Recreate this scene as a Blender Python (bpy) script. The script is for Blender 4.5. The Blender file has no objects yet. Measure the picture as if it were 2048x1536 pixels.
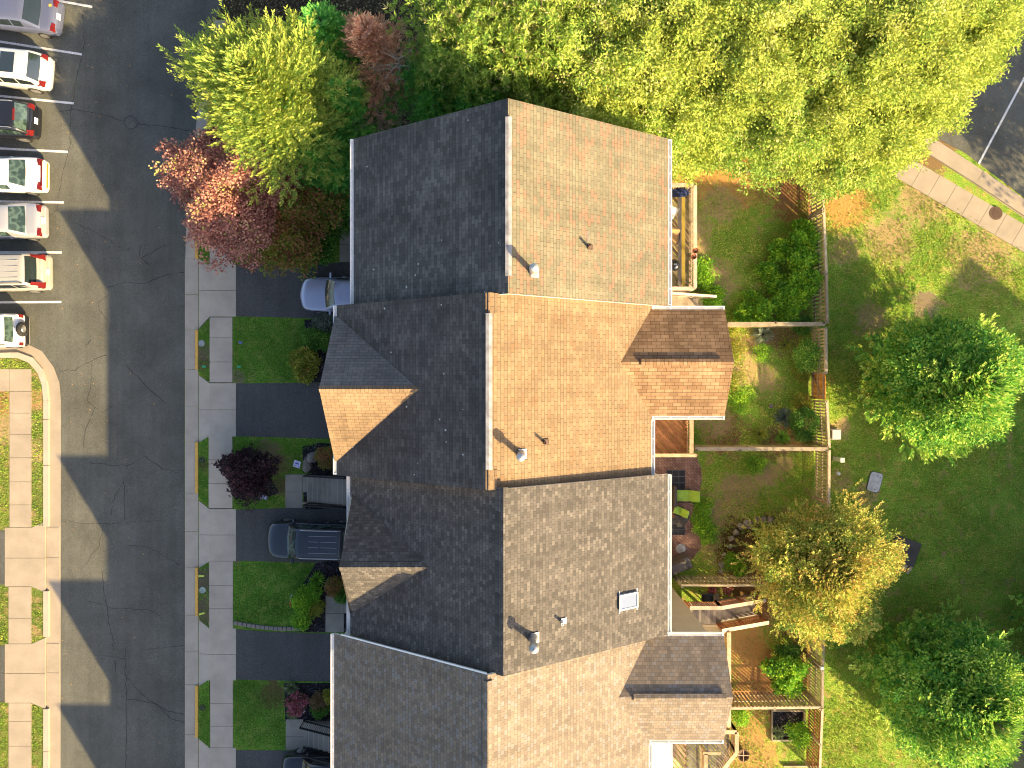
import bpy, bmesh, math, random
import numpy as np
from mathutils import Vector, Matrix
random.seed(7); RS = np.random.RandomState(11)
S = bpy.context.scene; COL = S.collection
R = math.radians
# ---------------- camera, sky, sun, exposure ----------------
CH = 38.0; F = 1422.0                      # camera height in metres, focal length in px of the 2048 px wide photograph
cam = bpy.data.cameras.new('camera'); camo = bpy.data.objects.new('camera', cam); COL.objects.link(camo)
camo.location = (0, 0, CH); camo.rotation_euler = (0, 0, 0)
cam.sensor_width = 36; cam.lens = 36*F/2048; cam.clip_start = .5; cam.clip_end = 3000
S.camera = camo
wd = bpy.data.worlds.new("World"); S.world = wd; wd.use_nodes = True
_n = wd.node_tree; _bg = _n.nodes['Background']; _sk = _n.nodes.new('ShaderNodeTexSky'); _sk.sky_type = 'NISHITA'
_sk.sun_disc = False; _sk.sun_elevation = R(25.2); _sk.sun_rotation = R(132.3); _sk.air_density = .75; _sk.dust_density = 3.0; _sk.ozone_density = .6
_n.links.new(_sk.outputs[0], _bg.inputs[0]); _bg.inputs[1].default_value = .115
sl = bpy.data.lights.new('sun', 'SUN'); slo = bpy.data.objects.new('sun', sl); COL.objects.link(slo)
sl.energy = 5.0; sl.angle = R(.5); sl.color = (1, .75, .38)
SUN = Vector((1.57, -1.43, 1)).normalized()
slo.rotation_euler = SUN.to_track_quat('Z', 'Y').to_euler(); slo.location = (60, -55, 60)
S.view_settings.view_transform = 'Standard'; S.view_settings.look = 'None'; S.view_settings.exposure = 1.68; S.view_settings.gamma = 1
S.cycles.filter_width = 1.1; S.cycles.max_bounces = 6; S.cycles.transparent_max_bounces = 4

def P(px, py, z=0.0):
    k = (CH-z)/F
    return Vector(((px-1024)*k, (768-py)*k, z))
def G(px, py): return ((px-1024)*CH/F, (768-py)*CH/F)

# ---------------- materials ----------------
MATS = {}
class NB:
    def __init__(s, name, rough=.8, spec=.3):
        s.m = bpy.data.materials.new(name); s.m.use_nodes = True; s.t = s.m.node_tree
        s.b = s.t.nodes['Principled BSDF']; s.b.inputs['Roughness'].default_value = rough
        s.b.inputs['Specular IOR Level'].default_value = spec; MATS[name] = s.m; s._co = None
    def n(s, typ, **kw):
        o = s.t.nodes.new(typ)
        for k, v in kw.items():
            if k.startswith('i_'): o.inputs[k[2:].replace('_', ' ')].default_value = v
            else: setattr(o, k, v)
        return o
    def l(s, a, b): s.t.links.new(a, b)
    def co(s, which='Object'):
        if s._co is None: s._co = s.n('ShaderNodeTexCoord')
        return s._co.outputs[which]
    def noise(s, scale, detail=3, rough=.55, co=None, stretch=None, dist=0):
        v = co if co is not None else s.co()
        if stretch:
            mp = s.n('ShaderNodeMapping'); mp.inputs['Scale'].default_value = stretch; s.l(v, mp.inputs[0]); v = mp.outputs[0]
        o = s.n('ShaderNodeTexNoise'); o.inputs['Scale'].default_value = scale; o.inputs['Detail'].default_value = detail
        o.inputs['Roughness'].default_value = rough; o.inputs['Distortion'].default_value = dist; s.l(v, o.inputs['Vector']); return o.outputs['Fac']
    def ramp(s, fac, stops, interp='LINEAR'):
        r = s.n('ShaderNodeValToRGB'); cr = r.color_ramp; cr.interpolation = interp
        while len(cr.elements) < len(stops): cr.elements.new(.5)
        for e, (p, c) in zip(cr.elements, stops):
            e.position = p; e.color = (c[0], c[1], c[2], 1) if not isinstance(c, (int, float)) else (c, c, c, 1)
        s.l(fac, r.inputs[0]); return r.outputs[0]
    def mix(s, fac, a, b, typ='MIX'):
        m = s.n('ShaderNodeMix', data_type='RGBA', blend_type=typ)
        for sock, v in ((m.inputs[0], fac), (m.inputs[6], a), (m.inputs[7], b)):
            if isinstance(v, (int, float)): sock.default_value = v
            elif isinstance(v, tuple): sock.default_value = (v[0], v[1], v[2], 1)
            else: s.l(v, sock)
        return m.outputs[2]
    def math(s, op, a, b=0.0):
        m = s.n('ShaderNodeMath', operation=op)
        for i, v in enumerate((a, b)):
            if isinstance(v, (int, float)): m.inputs[i].default_value = v
            else: s.l(v, m.inputs[i])
        return m.outputs[0]
    def color(s, c): s.l(c, s.b.inputs['Base Color'])
    def bump(s, h, st=.3, d=.02):
        b = s.n('ShaderNodeBump'); b.inputs['Strength'].default_value = st; b.inputs['Distance'].default_value = d
        s.l(h, b.inputs['Height']); s.l(b.outputs[0], s.b.inputs['Normal'])

def plain(name, c, rough=.6, metal=0, spec=.4, var=.12, scale=6, coat=0):
    m = NB(name, rough, spec); m.b.inputs['Metallic'].default_value = metal
    f = m.noise(scale, 4)
    m.color(m.ramp(f, [(.3, tuple(x*(1-var) for x in c)), (.7, tuple(min(1, x*(1+var)) for x in c))]))
    if coat: m.b.inputs['Coat Weight'].default_value = coat; m.b.inputs['Coat Roughness'].default_value = .05
    return m.m
def M(n): return MATS[n]

def asphalt(name, c, patch=.25):
    m = NB(name, .92, .2)
    big = m.ramp(m.noise(.35, 5, .6), [(.3, tuple(x*(1-patch) for x in c)), (.7, tuple(x*(1+patch) for x in c))])
    streak = m.ramp(m.noise(.8, 4, .6, stretch=(3, .12, 1)), [(.35, .92), (.65, 1.05)])
    fine = m.ramp(m.noise(22, 4, .85), [(.3, .5), (.5, 1.0), (.72, 1.8)])
    c1 = m.mix(1.0, big, streak, 'MULTIPLY'); c2 = m.mix(1.0, c1, fine, 'MULTIPLY')
    m.color(c2); m.bump(m.noise(60, 2), .35, .01)
asphalt('asphalt', (.094, .095, .082)); asphalt('driveway_asphalt', (.078, .078, .074), .15); asphalt('crack_seal', (.036, .036, .038), .2)
def concrete(name, c, stain=.2):
    m = NB(name, .9, .25)
    a = m.ramp(m.noise(.9, 5, .6), [(.3, tuple(x*(1-stain) for x in c)), (.62, c), (.85, tuple(min(1, x*1.12) for x in c))])
    f = m.ramp(m.noise(30, 3, .75), [(.3, .84), (.6, 1.05)])
    m.color(m.mix(1.0, a, f, 'MULTIPLY')); m.bump(m.noise(45, 2), .2, .01)
concrete('concrete', (.46, .40, .32)); concrete('gutter_concrete', (.42, .37, .30)); concrete('old_concrete', (.30, .28, .23), .35)
concrete('dark_concrete', (.085, .08, .075), .4); concrete('stone', (.27, .245, .21), .45); concrete('sunlit_concrete', (.34, .285, .22), .2); concrete('pale_concrete', (.40, .345, .28), .15)  # darker tan copy of concrete for sunlit paving, evening out the light by colour

def grass(name, cols, patches=(), dry=.0, soil=(.40, .22, .09)):
    m = NB(name, .95, .1)
    big = m.noise(.35, 4, .6); mid = m.noise(2.2, 4, .65); fin = m.noise(16, 4, .75, stretch=(1, 1, 1))
    c = m.ramp(big, [(.35, cols[0]), (.52, cols[1]), (.68, cols[2])])
    c = m.mix(m.ramp(mid, [(.48, 0), (.66, .75)]), c, cols[3])
    c = m.mix(1.0, c, m.ramp(fin, [(.3, .38), (.5, .95), (.68, 2.0)]), 'MULTIPLY')
    if dry:
        d = m.noise(1.1, 5, .7, dist=.4); c = m.mix(m.ramp(d, [(.62-dry*.3, 0), (.72-dry*.25, 1)]), c,
                 m.mix(m.noise(14, 3), (.24, .16, .075), (.50, .34, .17)))
    sep = m.n('ShaderNodeVectorMath', operation='MULTIPLY'); sep.inputs[1].default_value = (1, 1, 0); m.l(m.co(), sep.inputs[0])
    for (px, py, r, col, hard) in patches:
        x, y = G(px, py)
        v = m.n('ShaderNodeVectorMath', operation='DISTANCE'); m.l(sep.outputs[0], v.inputs[0]); v.inputs[1].default_value = (x, y, 0)
        dd = m.math('ADD', m.math('DIVIDE', v.outputs['Value'], r), m.math('MULTIPLY', m.math('SUBTRACT', m.noise(1.6, 4, .65), .5), 1.9))
        dd = m.math('ADD', dd, m.math('MULTIPLY', m.math('SUBTRACT', fin, .5), 2.2))
        fac = m.ramp(dd, [(.80-hard*.1, .92), (.98, 0)])
        cc = m.mix(m.noise(9, 4, .7), tuple(q*.62 for q in col), tuple(min(1, q*1.4) for q in col))
        c = m.mix(fac, c, cc)
    m.color(c); m.bump(m.math('ADD', fin, m.math('MULTIPLY', m.noise(45, 3, .8), .6)), .9, .07)
SOIL = (.50, .27, .09); TAN = (.42, .29, .15); BRN = (.22, .13, .07)
grass('lawn', [(0.149, 0.264, 0.034), (0.202, 0.33, 0.042), (0.27, 0.362, 0.057), (0.403, 0.342, 0.086)],
  patches=[(1690, 410, 1.7, SOIL, .5), (1680, 350, 1.5, SOIL, .5), (1850, 400, 1.6, TAN, .2), (1780, 480, 1.5, TAN, .0), (1960, 520, 2., TAN, 0), (1690, 500, .9, TAN, .2),
  (1850, 610, .8, (.25,.18,.13), .1), (1740, 640, 1.0, TAN, .0), (1680, 860, .6, TAN, .2), (1736, 985, .7, TAN, .0), (1680, 960, .7, TAN, .0),
  (1870, 300, 1.4, BRN, .2), ], dry=.14)
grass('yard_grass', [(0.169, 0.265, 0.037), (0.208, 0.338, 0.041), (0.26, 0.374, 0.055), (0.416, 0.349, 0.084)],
  patches=[(1400, 320, 3.2, SOIL, .8), (1480, 350, 2.2, SOIL, .6), (1380, 470, 1.5, TAN, .3), (1430, 560, 1.3, TAN, .3), (1560, 345, 2.0, (.30, .15, .07), .6), (1595, 400, 1.6, (.28, .14, .065), .5),
  (1440, 410, 1.1, TAN, .1), (1520, 680, 1.2, TAN, .5), (1480, 690, .9, (.42, .25, .13), .4), (1560, 670, 1.2, BRN, .6), (1530, 760, .9, TAN, .4), (1490, 740, .9, TAN, .2), (1450, 870, 1.3, (.3, .15, .08), .2), (1430, 850, .9, TAN, .2),
  (1600, 870, 1.2, BRN, .6), (1560, 885, 1.1, BRN, .6), (1480, 980, 1.2, TAN, .3), (1450, 1020, 1.3, TAN, .3), (1530, 950, .8, TAN, .3), (1570, 930, .5, TAN, .2), (1440, 1090, 1.1, TAN, .2),
  (1560, 1070, 1.6, BRN, .8), (1480, 1090, 1.5, (.07, .035, .02), .9), (1520, 1180, 2.4, (.2, .1, .05), .7),
  (1500, 1400, 2.2, (.30, .15, .07), .8), (1520, 1345, 1.9, (.42, .22, .09), .9), (1485, 1290, 1.6, (.56, .31, .10), .9), (1590, 1330, 1.6, (.16, .08, .04), .7), (1490, 1470, 1.7, (.40, .23, .08), .5), (1500, 1520, 1.8, (.40, .24, .09), .4)], dry=.2)
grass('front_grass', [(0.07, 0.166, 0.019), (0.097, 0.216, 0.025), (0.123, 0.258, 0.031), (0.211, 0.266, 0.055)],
  patches=[(540, 905, .8, (.22, .17, .09), .2), (560, 930, .7, (.2, .15, .08), .2), (565, 970, .7, (.16, .12, .06), 0), (545, 1385, .9, (.13, .10, .04), 0), (600, 1420, .8, (.12, .10, .04), 0),
  (408, 725, .45, (.16, .11, .07), .3), (405, 700, .5, (.15, .12, .08), .2), (408, 1160, .8, (.12, .10, .07), .8), (408, 1220, .8, (.14, .11, .07), .8), (405, 925, .4, (.1, .07, .04), .3), (478, 755, .4, (.2, .18, .1), 0), (475, 1120, .3, (.2, .16, .09), .1)])
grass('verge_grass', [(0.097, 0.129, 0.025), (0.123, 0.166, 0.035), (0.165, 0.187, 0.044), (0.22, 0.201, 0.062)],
  patches=[(78, 800, .7, (.42, .24, .12), .2), (80, 900, .6, TAN, .1), (8, 850, 1.2, TAN, .3), (5, 800, .7, (.42, .22, .1), .5)], dry=.3)
def mulch(name, c):
    m = NB(name, .95, .15); v = m.n('ShaderNodeTexVoronoi'); v.inputs['Scale'].default_value = 14; m.l(m.co(), v.inputs['Vector'])
    s = m.n('ShaderNodeSeparateColor'); m.l(v.outputs['Color'], s.inputs[0])
    m.color(m.ramp(s.outputs[0], [(.0, tuple(x*.4 for x in c)), (.55, c), (.9, tuple(x*2 for x in c)), (1, tuple(min(1, x*6) for x in c))])); m.bump(v.outputs['Distance'], .8, .05)
mulch('black_mulch', (.022, .020, .022)); mulch('brown_mulch', (.07, .036, .022)); mulch('river_gravel', (.16, .16, .17)); mulch('forest_litter', (.05, .04, .022))

def shingle(name, stops, dark=None, bw=.32, rh=.145, mort=.007, spots=False, mortc=.35, big=.15, blotch=None):
    """procedural asphalt shingles in metres on the UV map; random tone per tab"""
    m = NB(name, .93, .15); uv = m.n('ShaderNodeUVMap').outputs[0]
    def br(w, h, off, mo):
        b = m.n('ShaderNodeTexBrick', offset=off, squash=1.0)
        b.inputs['Color1'].default_value = (0, 0, 0, 1); b.inputs['Color2'].default_value = (1, 1, 1, 1); b.inputs['Mortar'].default_value = (.5, .5, .5, 1)
        b.inputs['Scale'].default_value = 1; b.inputs['Brick Width'].default_value = w; b.inputs['Row Height'].default_value = h
        b.inputs['Mortar Size'].default_value = mo; b.inputs['Mortar Smooth'].default_value = .1; m.l(uv, b.inputs['Vector']); return b
    b = br(bw, rh, .5, mort)
    c = m.ramp(b.outputs['Color'], stops, 'CONSTANT')
    tone = m.ramp(m.noise(.55, 5, .65), [(.3, 1-big), (.7, 1+big)])
    c = m.mix(1.0, c, tone, 'MULTIPLY')
    # weathering that runs down the slope in faint streaks
    st = m.ramp(m.noise(1.0, 5, .7, co=uv, stretch=(3.0, .35, 1)), [(.35, .84), (.65, 1.1)])
    c = m.mix(1.0, c, st, 'MULTIPLY')
    gr = m.ramp(m.noise(55, 2, .8, co=uv), [(.3, .8), (.7, 1.18)]); c = m.mix(1.0, c, gr, 'MULTIPLY')
    c = m.mix(m.math('MULTIPLY', b.outputs['Fac'], 1-mortc), c, (0.012, .011, .012))
    # shadow-line course edge
    if blotch: c = m.mix(m.ramp(m.noise(.5, 5, .7), [(.42, 0), (.62, blotch)]), c, (.035, .033, .035))
    if spots:
        v = m.n('ShaderNodeTexVoronoi'); v.inputs['Scale'].default_value = 2.4; m.l(uv, v.inputs['Vector'])
        sp = m.n('ShaderNodeSeparateColor'); m.l(v.outputs['Color'], sp.inputs[0])
        rad = m.math('MULTIPLY', m.math('POWER', sp.outputs[0], 3.0), .105)
        on = m.math('LESS_THAN', v.outputs['Distance'], rad)
        c = m.mix(m.math('MULTIPLY', on, .8), c, (.5, .52, .5))
    m.color(c)
    h = m.math('SUBTRACT', 1.0, b.outputs['Fac']); m.bump(m.math('ADD', h, m.math('MULTIPLY', b.outputs['Color'], .4)), .55, .02)
    return m.m
# unit one: pale green-grey with salmon tabs, west slope in a darker, blotched and spotted tone
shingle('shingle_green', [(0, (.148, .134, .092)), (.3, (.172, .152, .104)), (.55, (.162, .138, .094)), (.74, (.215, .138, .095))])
shingle('shingle_green_dark', [(0, (.108, .102, .092)), (.35, (.14, .131, .118)), (.75, (.09, .085, .078))], spots=True, big=.22, blotch=.5)
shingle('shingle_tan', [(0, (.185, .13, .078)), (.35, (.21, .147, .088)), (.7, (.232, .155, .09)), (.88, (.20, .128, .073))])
shingle('shingle_tan_dark', [(0, (.10, .09, .08)), (.45, (.125, .112, .10)), (.8, (.083, .074, .067))], spots=True, big=.18, blotch=.45)  # unit two's west slope: darker and greyer than the east, blotched and spotted
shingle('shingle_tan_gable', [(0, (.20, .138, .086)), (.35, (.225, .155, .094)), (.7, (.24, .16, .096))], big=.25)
shingle('shingle_grey_gable', [(0, (.135, .125, .118)), (.35, (.155, .142, .133)), (.7, (.17, .15, .138))], big=.25)  # unit two's north gable slope, greyer than its south slope
shingle('shingle_tan_worn', [(0, (.19, .115, .062)), (.35, (.225, .14, .078)), (.7, (.255, .16, .09))], big=.3, rh=.15, bw=.36, mortc=.1)
shingle('shingle_brown', [(0, (.074, .067, .061)), (.25, (.09, .081, .073)), (.5, (.102, .091, .082)), (.72, (.114, .102, .091)), (.9, (.138, .123, .109))], bw=.19, rh=.135, big=.07, mortc=.5)
shingle('shingle_light', [(0, (.165, .135, .107)), (.25, (.19, .154, .12)), (.5, (.21, .17, .132)), (.72, (.205, .185, .165)), (.9, (.24, .19, .146))], bw=.19, rh=.14, big=.10, mortc=.55)
def siding(name, c, pitch=.13, vert=False):
    m = NB(name, .6, .3); sp = m.n('ShaderNodeSeparateXYZ'); m.l(m.co(), sp.inputs[0])
    f = m.math('FRACT', m.math('DIVIDE', sp.outputs[2], pitch))
    c1 = m.ramp(f, [(0, tuple(x*.55 for x in c)), (.1, c), (1, c)]); m.color(m.mix(1.0, c1, m.ramp(m.noise(1.5, 4), [(.3, .93), (.7, 1.05)]), 'MULTIPLY')); m.bump(f, .4, .02)
siding('siding_beige', (.50, .43, .33)); siding('siding_white', (.62, .63, .62)); siding('siding_grey', (.30, .31, .32)); siding('siding_tan', (.42, .34, .25))
def brickm(name):
    m = NB(name, .85, .2); b = m.n('ShaderNodeTexBrick'); b.inputs['Color1'].default_value = (.22, .09, .06, 1); b.inputs['Color2'].default_value = (.30, .13, .08, 1)
    b.inputs['Mortar'].default_value = (.4, .37, .33, 1); b.inputs['Scale'].default_value = 1; b.inputs['Brick Width'].default_value = .22; b.inputs['Row Height'].default_value = .075; b.inputs['Mortar Size'].default_value = .01
    mp = m.n('ShaderNodeMapping'); mp.inputs['Rotation'].default_value = (R(90), 0, R(90)); m.l(m.co(), mp.inputs[0]); m.l(mp.outputs[0], b.inputs['Vector']); m.color(b.outputs['Color'])
brickm('red_brick')
def paver(name):
    m = NB(name, .9, .2); b = m.n('ShaderNodeTexBrick', offset=.5); b.inputs['Color1'].default_value = (.20, .11, .085, 1); b.inputs['Color2'].default_value = (.30, .18, .14, 1)
    b.inputs['Mortar'].default_value = (.07, .05, .04, 1); b.inputs['Scale'].default_value = 1; b.inputs['Brick Width'].default_value = .22; b.inputs['Row Height'].default_value = .11; b.inputs['Mortar Size'].default_value = .008
    mp = m.n('ShaderNodeMapping'); mp.inputs['Rotation'].default_value = (0, 0, R(42)); m.l(m.co(), mp.inputs[0]); m.l(mp.outputs[0], b.inputs['Vector'])
    m.color(m.mix(1.0, b.outputs['Color'], m.ramp(m.noise(1.2, 4), [(.3, .7), (.7, 1.2)]), 'MULTIPLY')); m.bump(b.outputs['Fac'], .3, -.01)
paver('paver_brick')
def wood(name, c, var=.28):
    m = NB(name, .8, .2)
    a = m.ramp(m.noise(3.0, 4, .6), [(.3, tuple(x*(1-var) for x in c)), (.7, tuple(x*(1+var) for x in c))])
    v = m.n('ShaderNodeAttribute', attribute_name='tint'); t = m.ramp(v.outputs['Fac'], [(0, .72), (1, 1.22)])
    g = m.ramp(m.noise(20, 3, .7), [(.3, .82), (.7, 1.1)])
    m.color(m.mix(1.0, m.mix(1.0, a, t, 'MULTIPLY'), g, 'MULTIPLY'))
wood('weathered_wood', (.36, .30, .21)); wood('fence_wood', (.46, .37, .24)); wood('red_wood', (.30, .135, .065)); wood('tan_wood', (.42, .30, .19)); wood('grey_wood', (.22, .19, .165)); wood('gate_wood', (.48, .22, .06), .2)
wood('rail_wood', (.46, .37, .29)); wood('deck_wood', (.34, .27, .19))
plain('white_paint', (.78, .77, .74), .5, var=.05); plain('trim_white', (.62, .60, .56), .5, var=.06); plain('road_paint', (.62, .61, .60), .8, var=.22, scale=10); plain('yellow_paint', (.62, .36, .07), .7, var=.15, scale=9)
plain('vent_metal', (.42, .42, .42), .45, .6, var=.3, scale=7); plain('ridge_metal', (.30, .29, .285), .6, .2, var=.35, scale=3); plain('black_metal', (.015, .015, .017), .4, .5); plain('black_plastic', (.02, .02, .022), .5)
plain('rust_metal', (.10, .06, .045), .8, .3, var=.4, scale=20); plain('tyre', (.018, .018, .018), .85); plain('alloy', (.5, .5, .5), .35, .8); plain('red_lamp', (.13, .012, .012), .25); plain('amber_lamp', (.6, .2, .03), .25); plain('lamp_glass', (.5, .52, .55), .15)
plain('bark', (.10, .075, .055), .9, var=.35, scale=12); plain('grey_twig', (.42, .37, .32), .9, var=.3, scale=12); plain('brown_twig', (.27, .19, .135), .9, var=.3)
plain('terracotta', (.36, .12, .07), .8); plain('navy_cloth', (.03, .05, .16), .8, var=.5, scale=20); plain('blue_white_film', (.35, .38, .62), .35, var=.7, scale=9); plain('lime_cloth', (.24, .40, .05), .8, var=.15); plain('wicker', (.035, .03, .028), .7, var=.3, scale=40)
plain('tan_cloth', (.36, .23, .10), .8); plain('yellow_beam', (.50, .36, .06), .7); plain('charcoal_cover', (.06, .052, .05), .6, var=.2, scale=3); plain('utility_green', (.30, .36, .33), .6); plain('utility_grey', (.42, .44, .44), .6); plain('lid_grey', (.36, .37, .40), .7, var=.2)
plain('dark_iron', (.028, .028, .03), .7, .3, var=.35, scale=25); plain('iron_ring', (.045, .045, .048), .8, var=.3, scale=25); plain('rust_iron', (.14, .085, .05), .8, .2, var=.45, scale=18); plain('sign_blue', (.50, .53, .75), .6, var=.1); plain('sign_ink', (.05, .06, .25), .6); plain('sign_white', (.75, .75, .75), .6)
plain('green_flag', (.02, .35, .16), .6); plain('blue_flag', (.1, .16, .4), .6); plain('lime_flag', (.45, .6, .08), .6); plain('red_plastic', (.5, .05, .03), .5); plain('leaf_litter', (.5, .25, .06), .8)
plain('rubber_tile', (.012, .012, .014), .6); plain('tile_joint', (.12, .13, .15), .8)
def carpaint(name, c, metal=.3, rough=.3): plain(name, c, rough, metal, var=.02, coat=.8)
carpaint('paint_blue_grey', (.12, .135, .21)); carpaint('paint_white', (.72, .71, .68), 0); carpaint('paint_pearl', (.55, .55, .53), .1); carpaint('paint_black', (.012, .013, .018), .2); carpaint('paint_silver', (.42, .42, .44), .4)
carpaint('paint_beige', (.42, .40, .35), .3); carpaint('paint_sky', (.34, .37, .48), .3); carpaint('paint_slate', (.022, .028, .036), .3, .3)
_g = NB('car_glass', .04, .8); _g.b.inputs['Base Color'].default_value = (.018, .026, .028, 1); _g.b.inputs['Coat Weight'].default_value = 1
_g = NB('green_glass', .05, .8); _g.color(_g.ramp(_g.noise(1.6, 2), [(.42, (.02, .035, .03)), (.5, (.07, .11, .095)), (.6, (.03, .05, .045))]))
_g = NB('window_glass', .05, .8); _g.b.inputs['Base Color'].default_value = (.05, .06, .07, 1)
_g = NB('skylight_glass', .35, .3); _g.b.inputs['Base Color'].default_value = (.13, .165, .25, 1)

def leafm(name, cols, trans=.35):
    m = NB(name, .65, .25); at = m.n('ShaderNodeAttribute', attribute_name='tint')
    c = m.ramp(at.outputs['Fac'], cols)
    c = m.mix(1.0, c, m.ramp(m.noise(.9, 3), [(.3, .78), (.7, 1.18)]), 'MULTIPLY')
    m.color(c)
    tr = m.n('ShaderNodeBsdfTranslucent'); m.l(c, tr.inputs[0]); mx = m.n('ShaderNodeMixShader'); mx.inputs[0].default_value = trans
    out = m.t.nodes['Material Output']; m.l(m.b.outputs[0], mx.inputs[1]); m.l(tr.outputs[0], mx.inputs[2]); m.l(mx.outputs[0], out.inputs[0])
leafm('leaf_golden_green', [(0, (0.071, 0.218, 0.052)), (0.35, (0.241, 0.367, 0.063)), (0.75, (0.424, 0.503, 0.082)), (1, (0.565, 0.568, 0.124))])
leafm('leaf_pine_lit', [(0, (0.118, 0.26, 0.058)), (0.4, (0.267, 0.421, 0.069)), (0.8, (0.453, 0.541, 0.103)), (1, (0.615, 0.52, 0.272))])
leafm('leaf_bright', [(0, (0.167, 0.281, 0.05)), (0.4, (0.351, 0.457, 0.076)), (0.8, (0.518, 0.546, 0.099)), (1, (0.54, 0.558, 0.197))])
leafm('leaf_dark_pine', [(0, (0.076, 0.301, 0.079)), (0.5, (0.155, 0.492, 0.088)), (1, (0.353, 0.684, 0.118))])
leafm('leaf_cypress', [(0, (0.045, 0.189, 0.041)), (0.35, (0.113, 0.348, 0.049)), (0.65, (0.361, 0.58, 0.077)), (1, (0.631, 0.72, 0.153))])
leafm('leaf_red', [(0, (0.162, 0.064, 0.062)), (0.35, (0.389, 0.168, 0.14)), (0.7, (0.626, 0.322, 0.25)), (0.9, (0.67, 0.463, 0.281)), (1, (0.518, 0.515, 0.125))])
leafm('leaf_redgreen', [(0, (0.127, 0.204, 0.032)), (0.4, (0.28, 0.305, 0.043)), (0.7, (0.382, 0.153, 0.088)), (1, (0.56, 0.23, 0.109))])
leafm('leaf_dead', [(0, (0.317, 0.149, 0.088)), (0.5, (0.667, 0.331, 0.198)), (1, (0.75, 0.497, 0.305))])
leafm('leaf_gold', [(0, (0.1, 0.234, 0.04)), (0.3, (0.238, 0.343, 0.056)), (0.55, (0.499, 0.522, 0.097)), (0.82, (0.72, 0.577, 0.145)), (1, (0.72, 0.412, 0.129))])
leafm('leaf_purple', [(0, (0.023, 0.018, 0.022)), (0.6, (0.055, 0.031, 0.039)), (1, (0.156, 0.068, 0.068))])
leafm('leaf_green', [(0, (0.041, 0.142, 0.022)), (0.5, (0.101, 0.263, 0.036)), (1, (0.243, 0.405, 0.072))])
leafm('leaf_lush', [(0, (0.089, 0.235, 0.028)), (0.5, (0.2, 0.47, 0.036)), (1, (0.577, 0.75, 0.054))])
leafm('leaf_lime', [(0, (0.15, 0.204, 0.03)), (0.5, (0.3, 0.344, 0.044)), (0.85, (0.45, 0.469, 0.074)), (1, (0.63, 0.281, 0.12))])
leafm('leaf_grey', [(0, (0.078, 0.117, 0.078)), (1, (0.26, 0.312, 0.234))])
leafm('leaf_variegated', [(0, (.06, .13, .04)), (.5, (.20, .26, .10)), (1, (.48, .52, .28))])
leafm('petal_pink', [(0, (.04, .10, .03)), (.35, (.06, .13, .03)), (.4, (.45, .10, .14)), (1, (.70, .28, .32))])
leafm('leaf_dry', [(0, (.16, .10, .05)), (1, (.34, .25, .12))])

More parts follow.
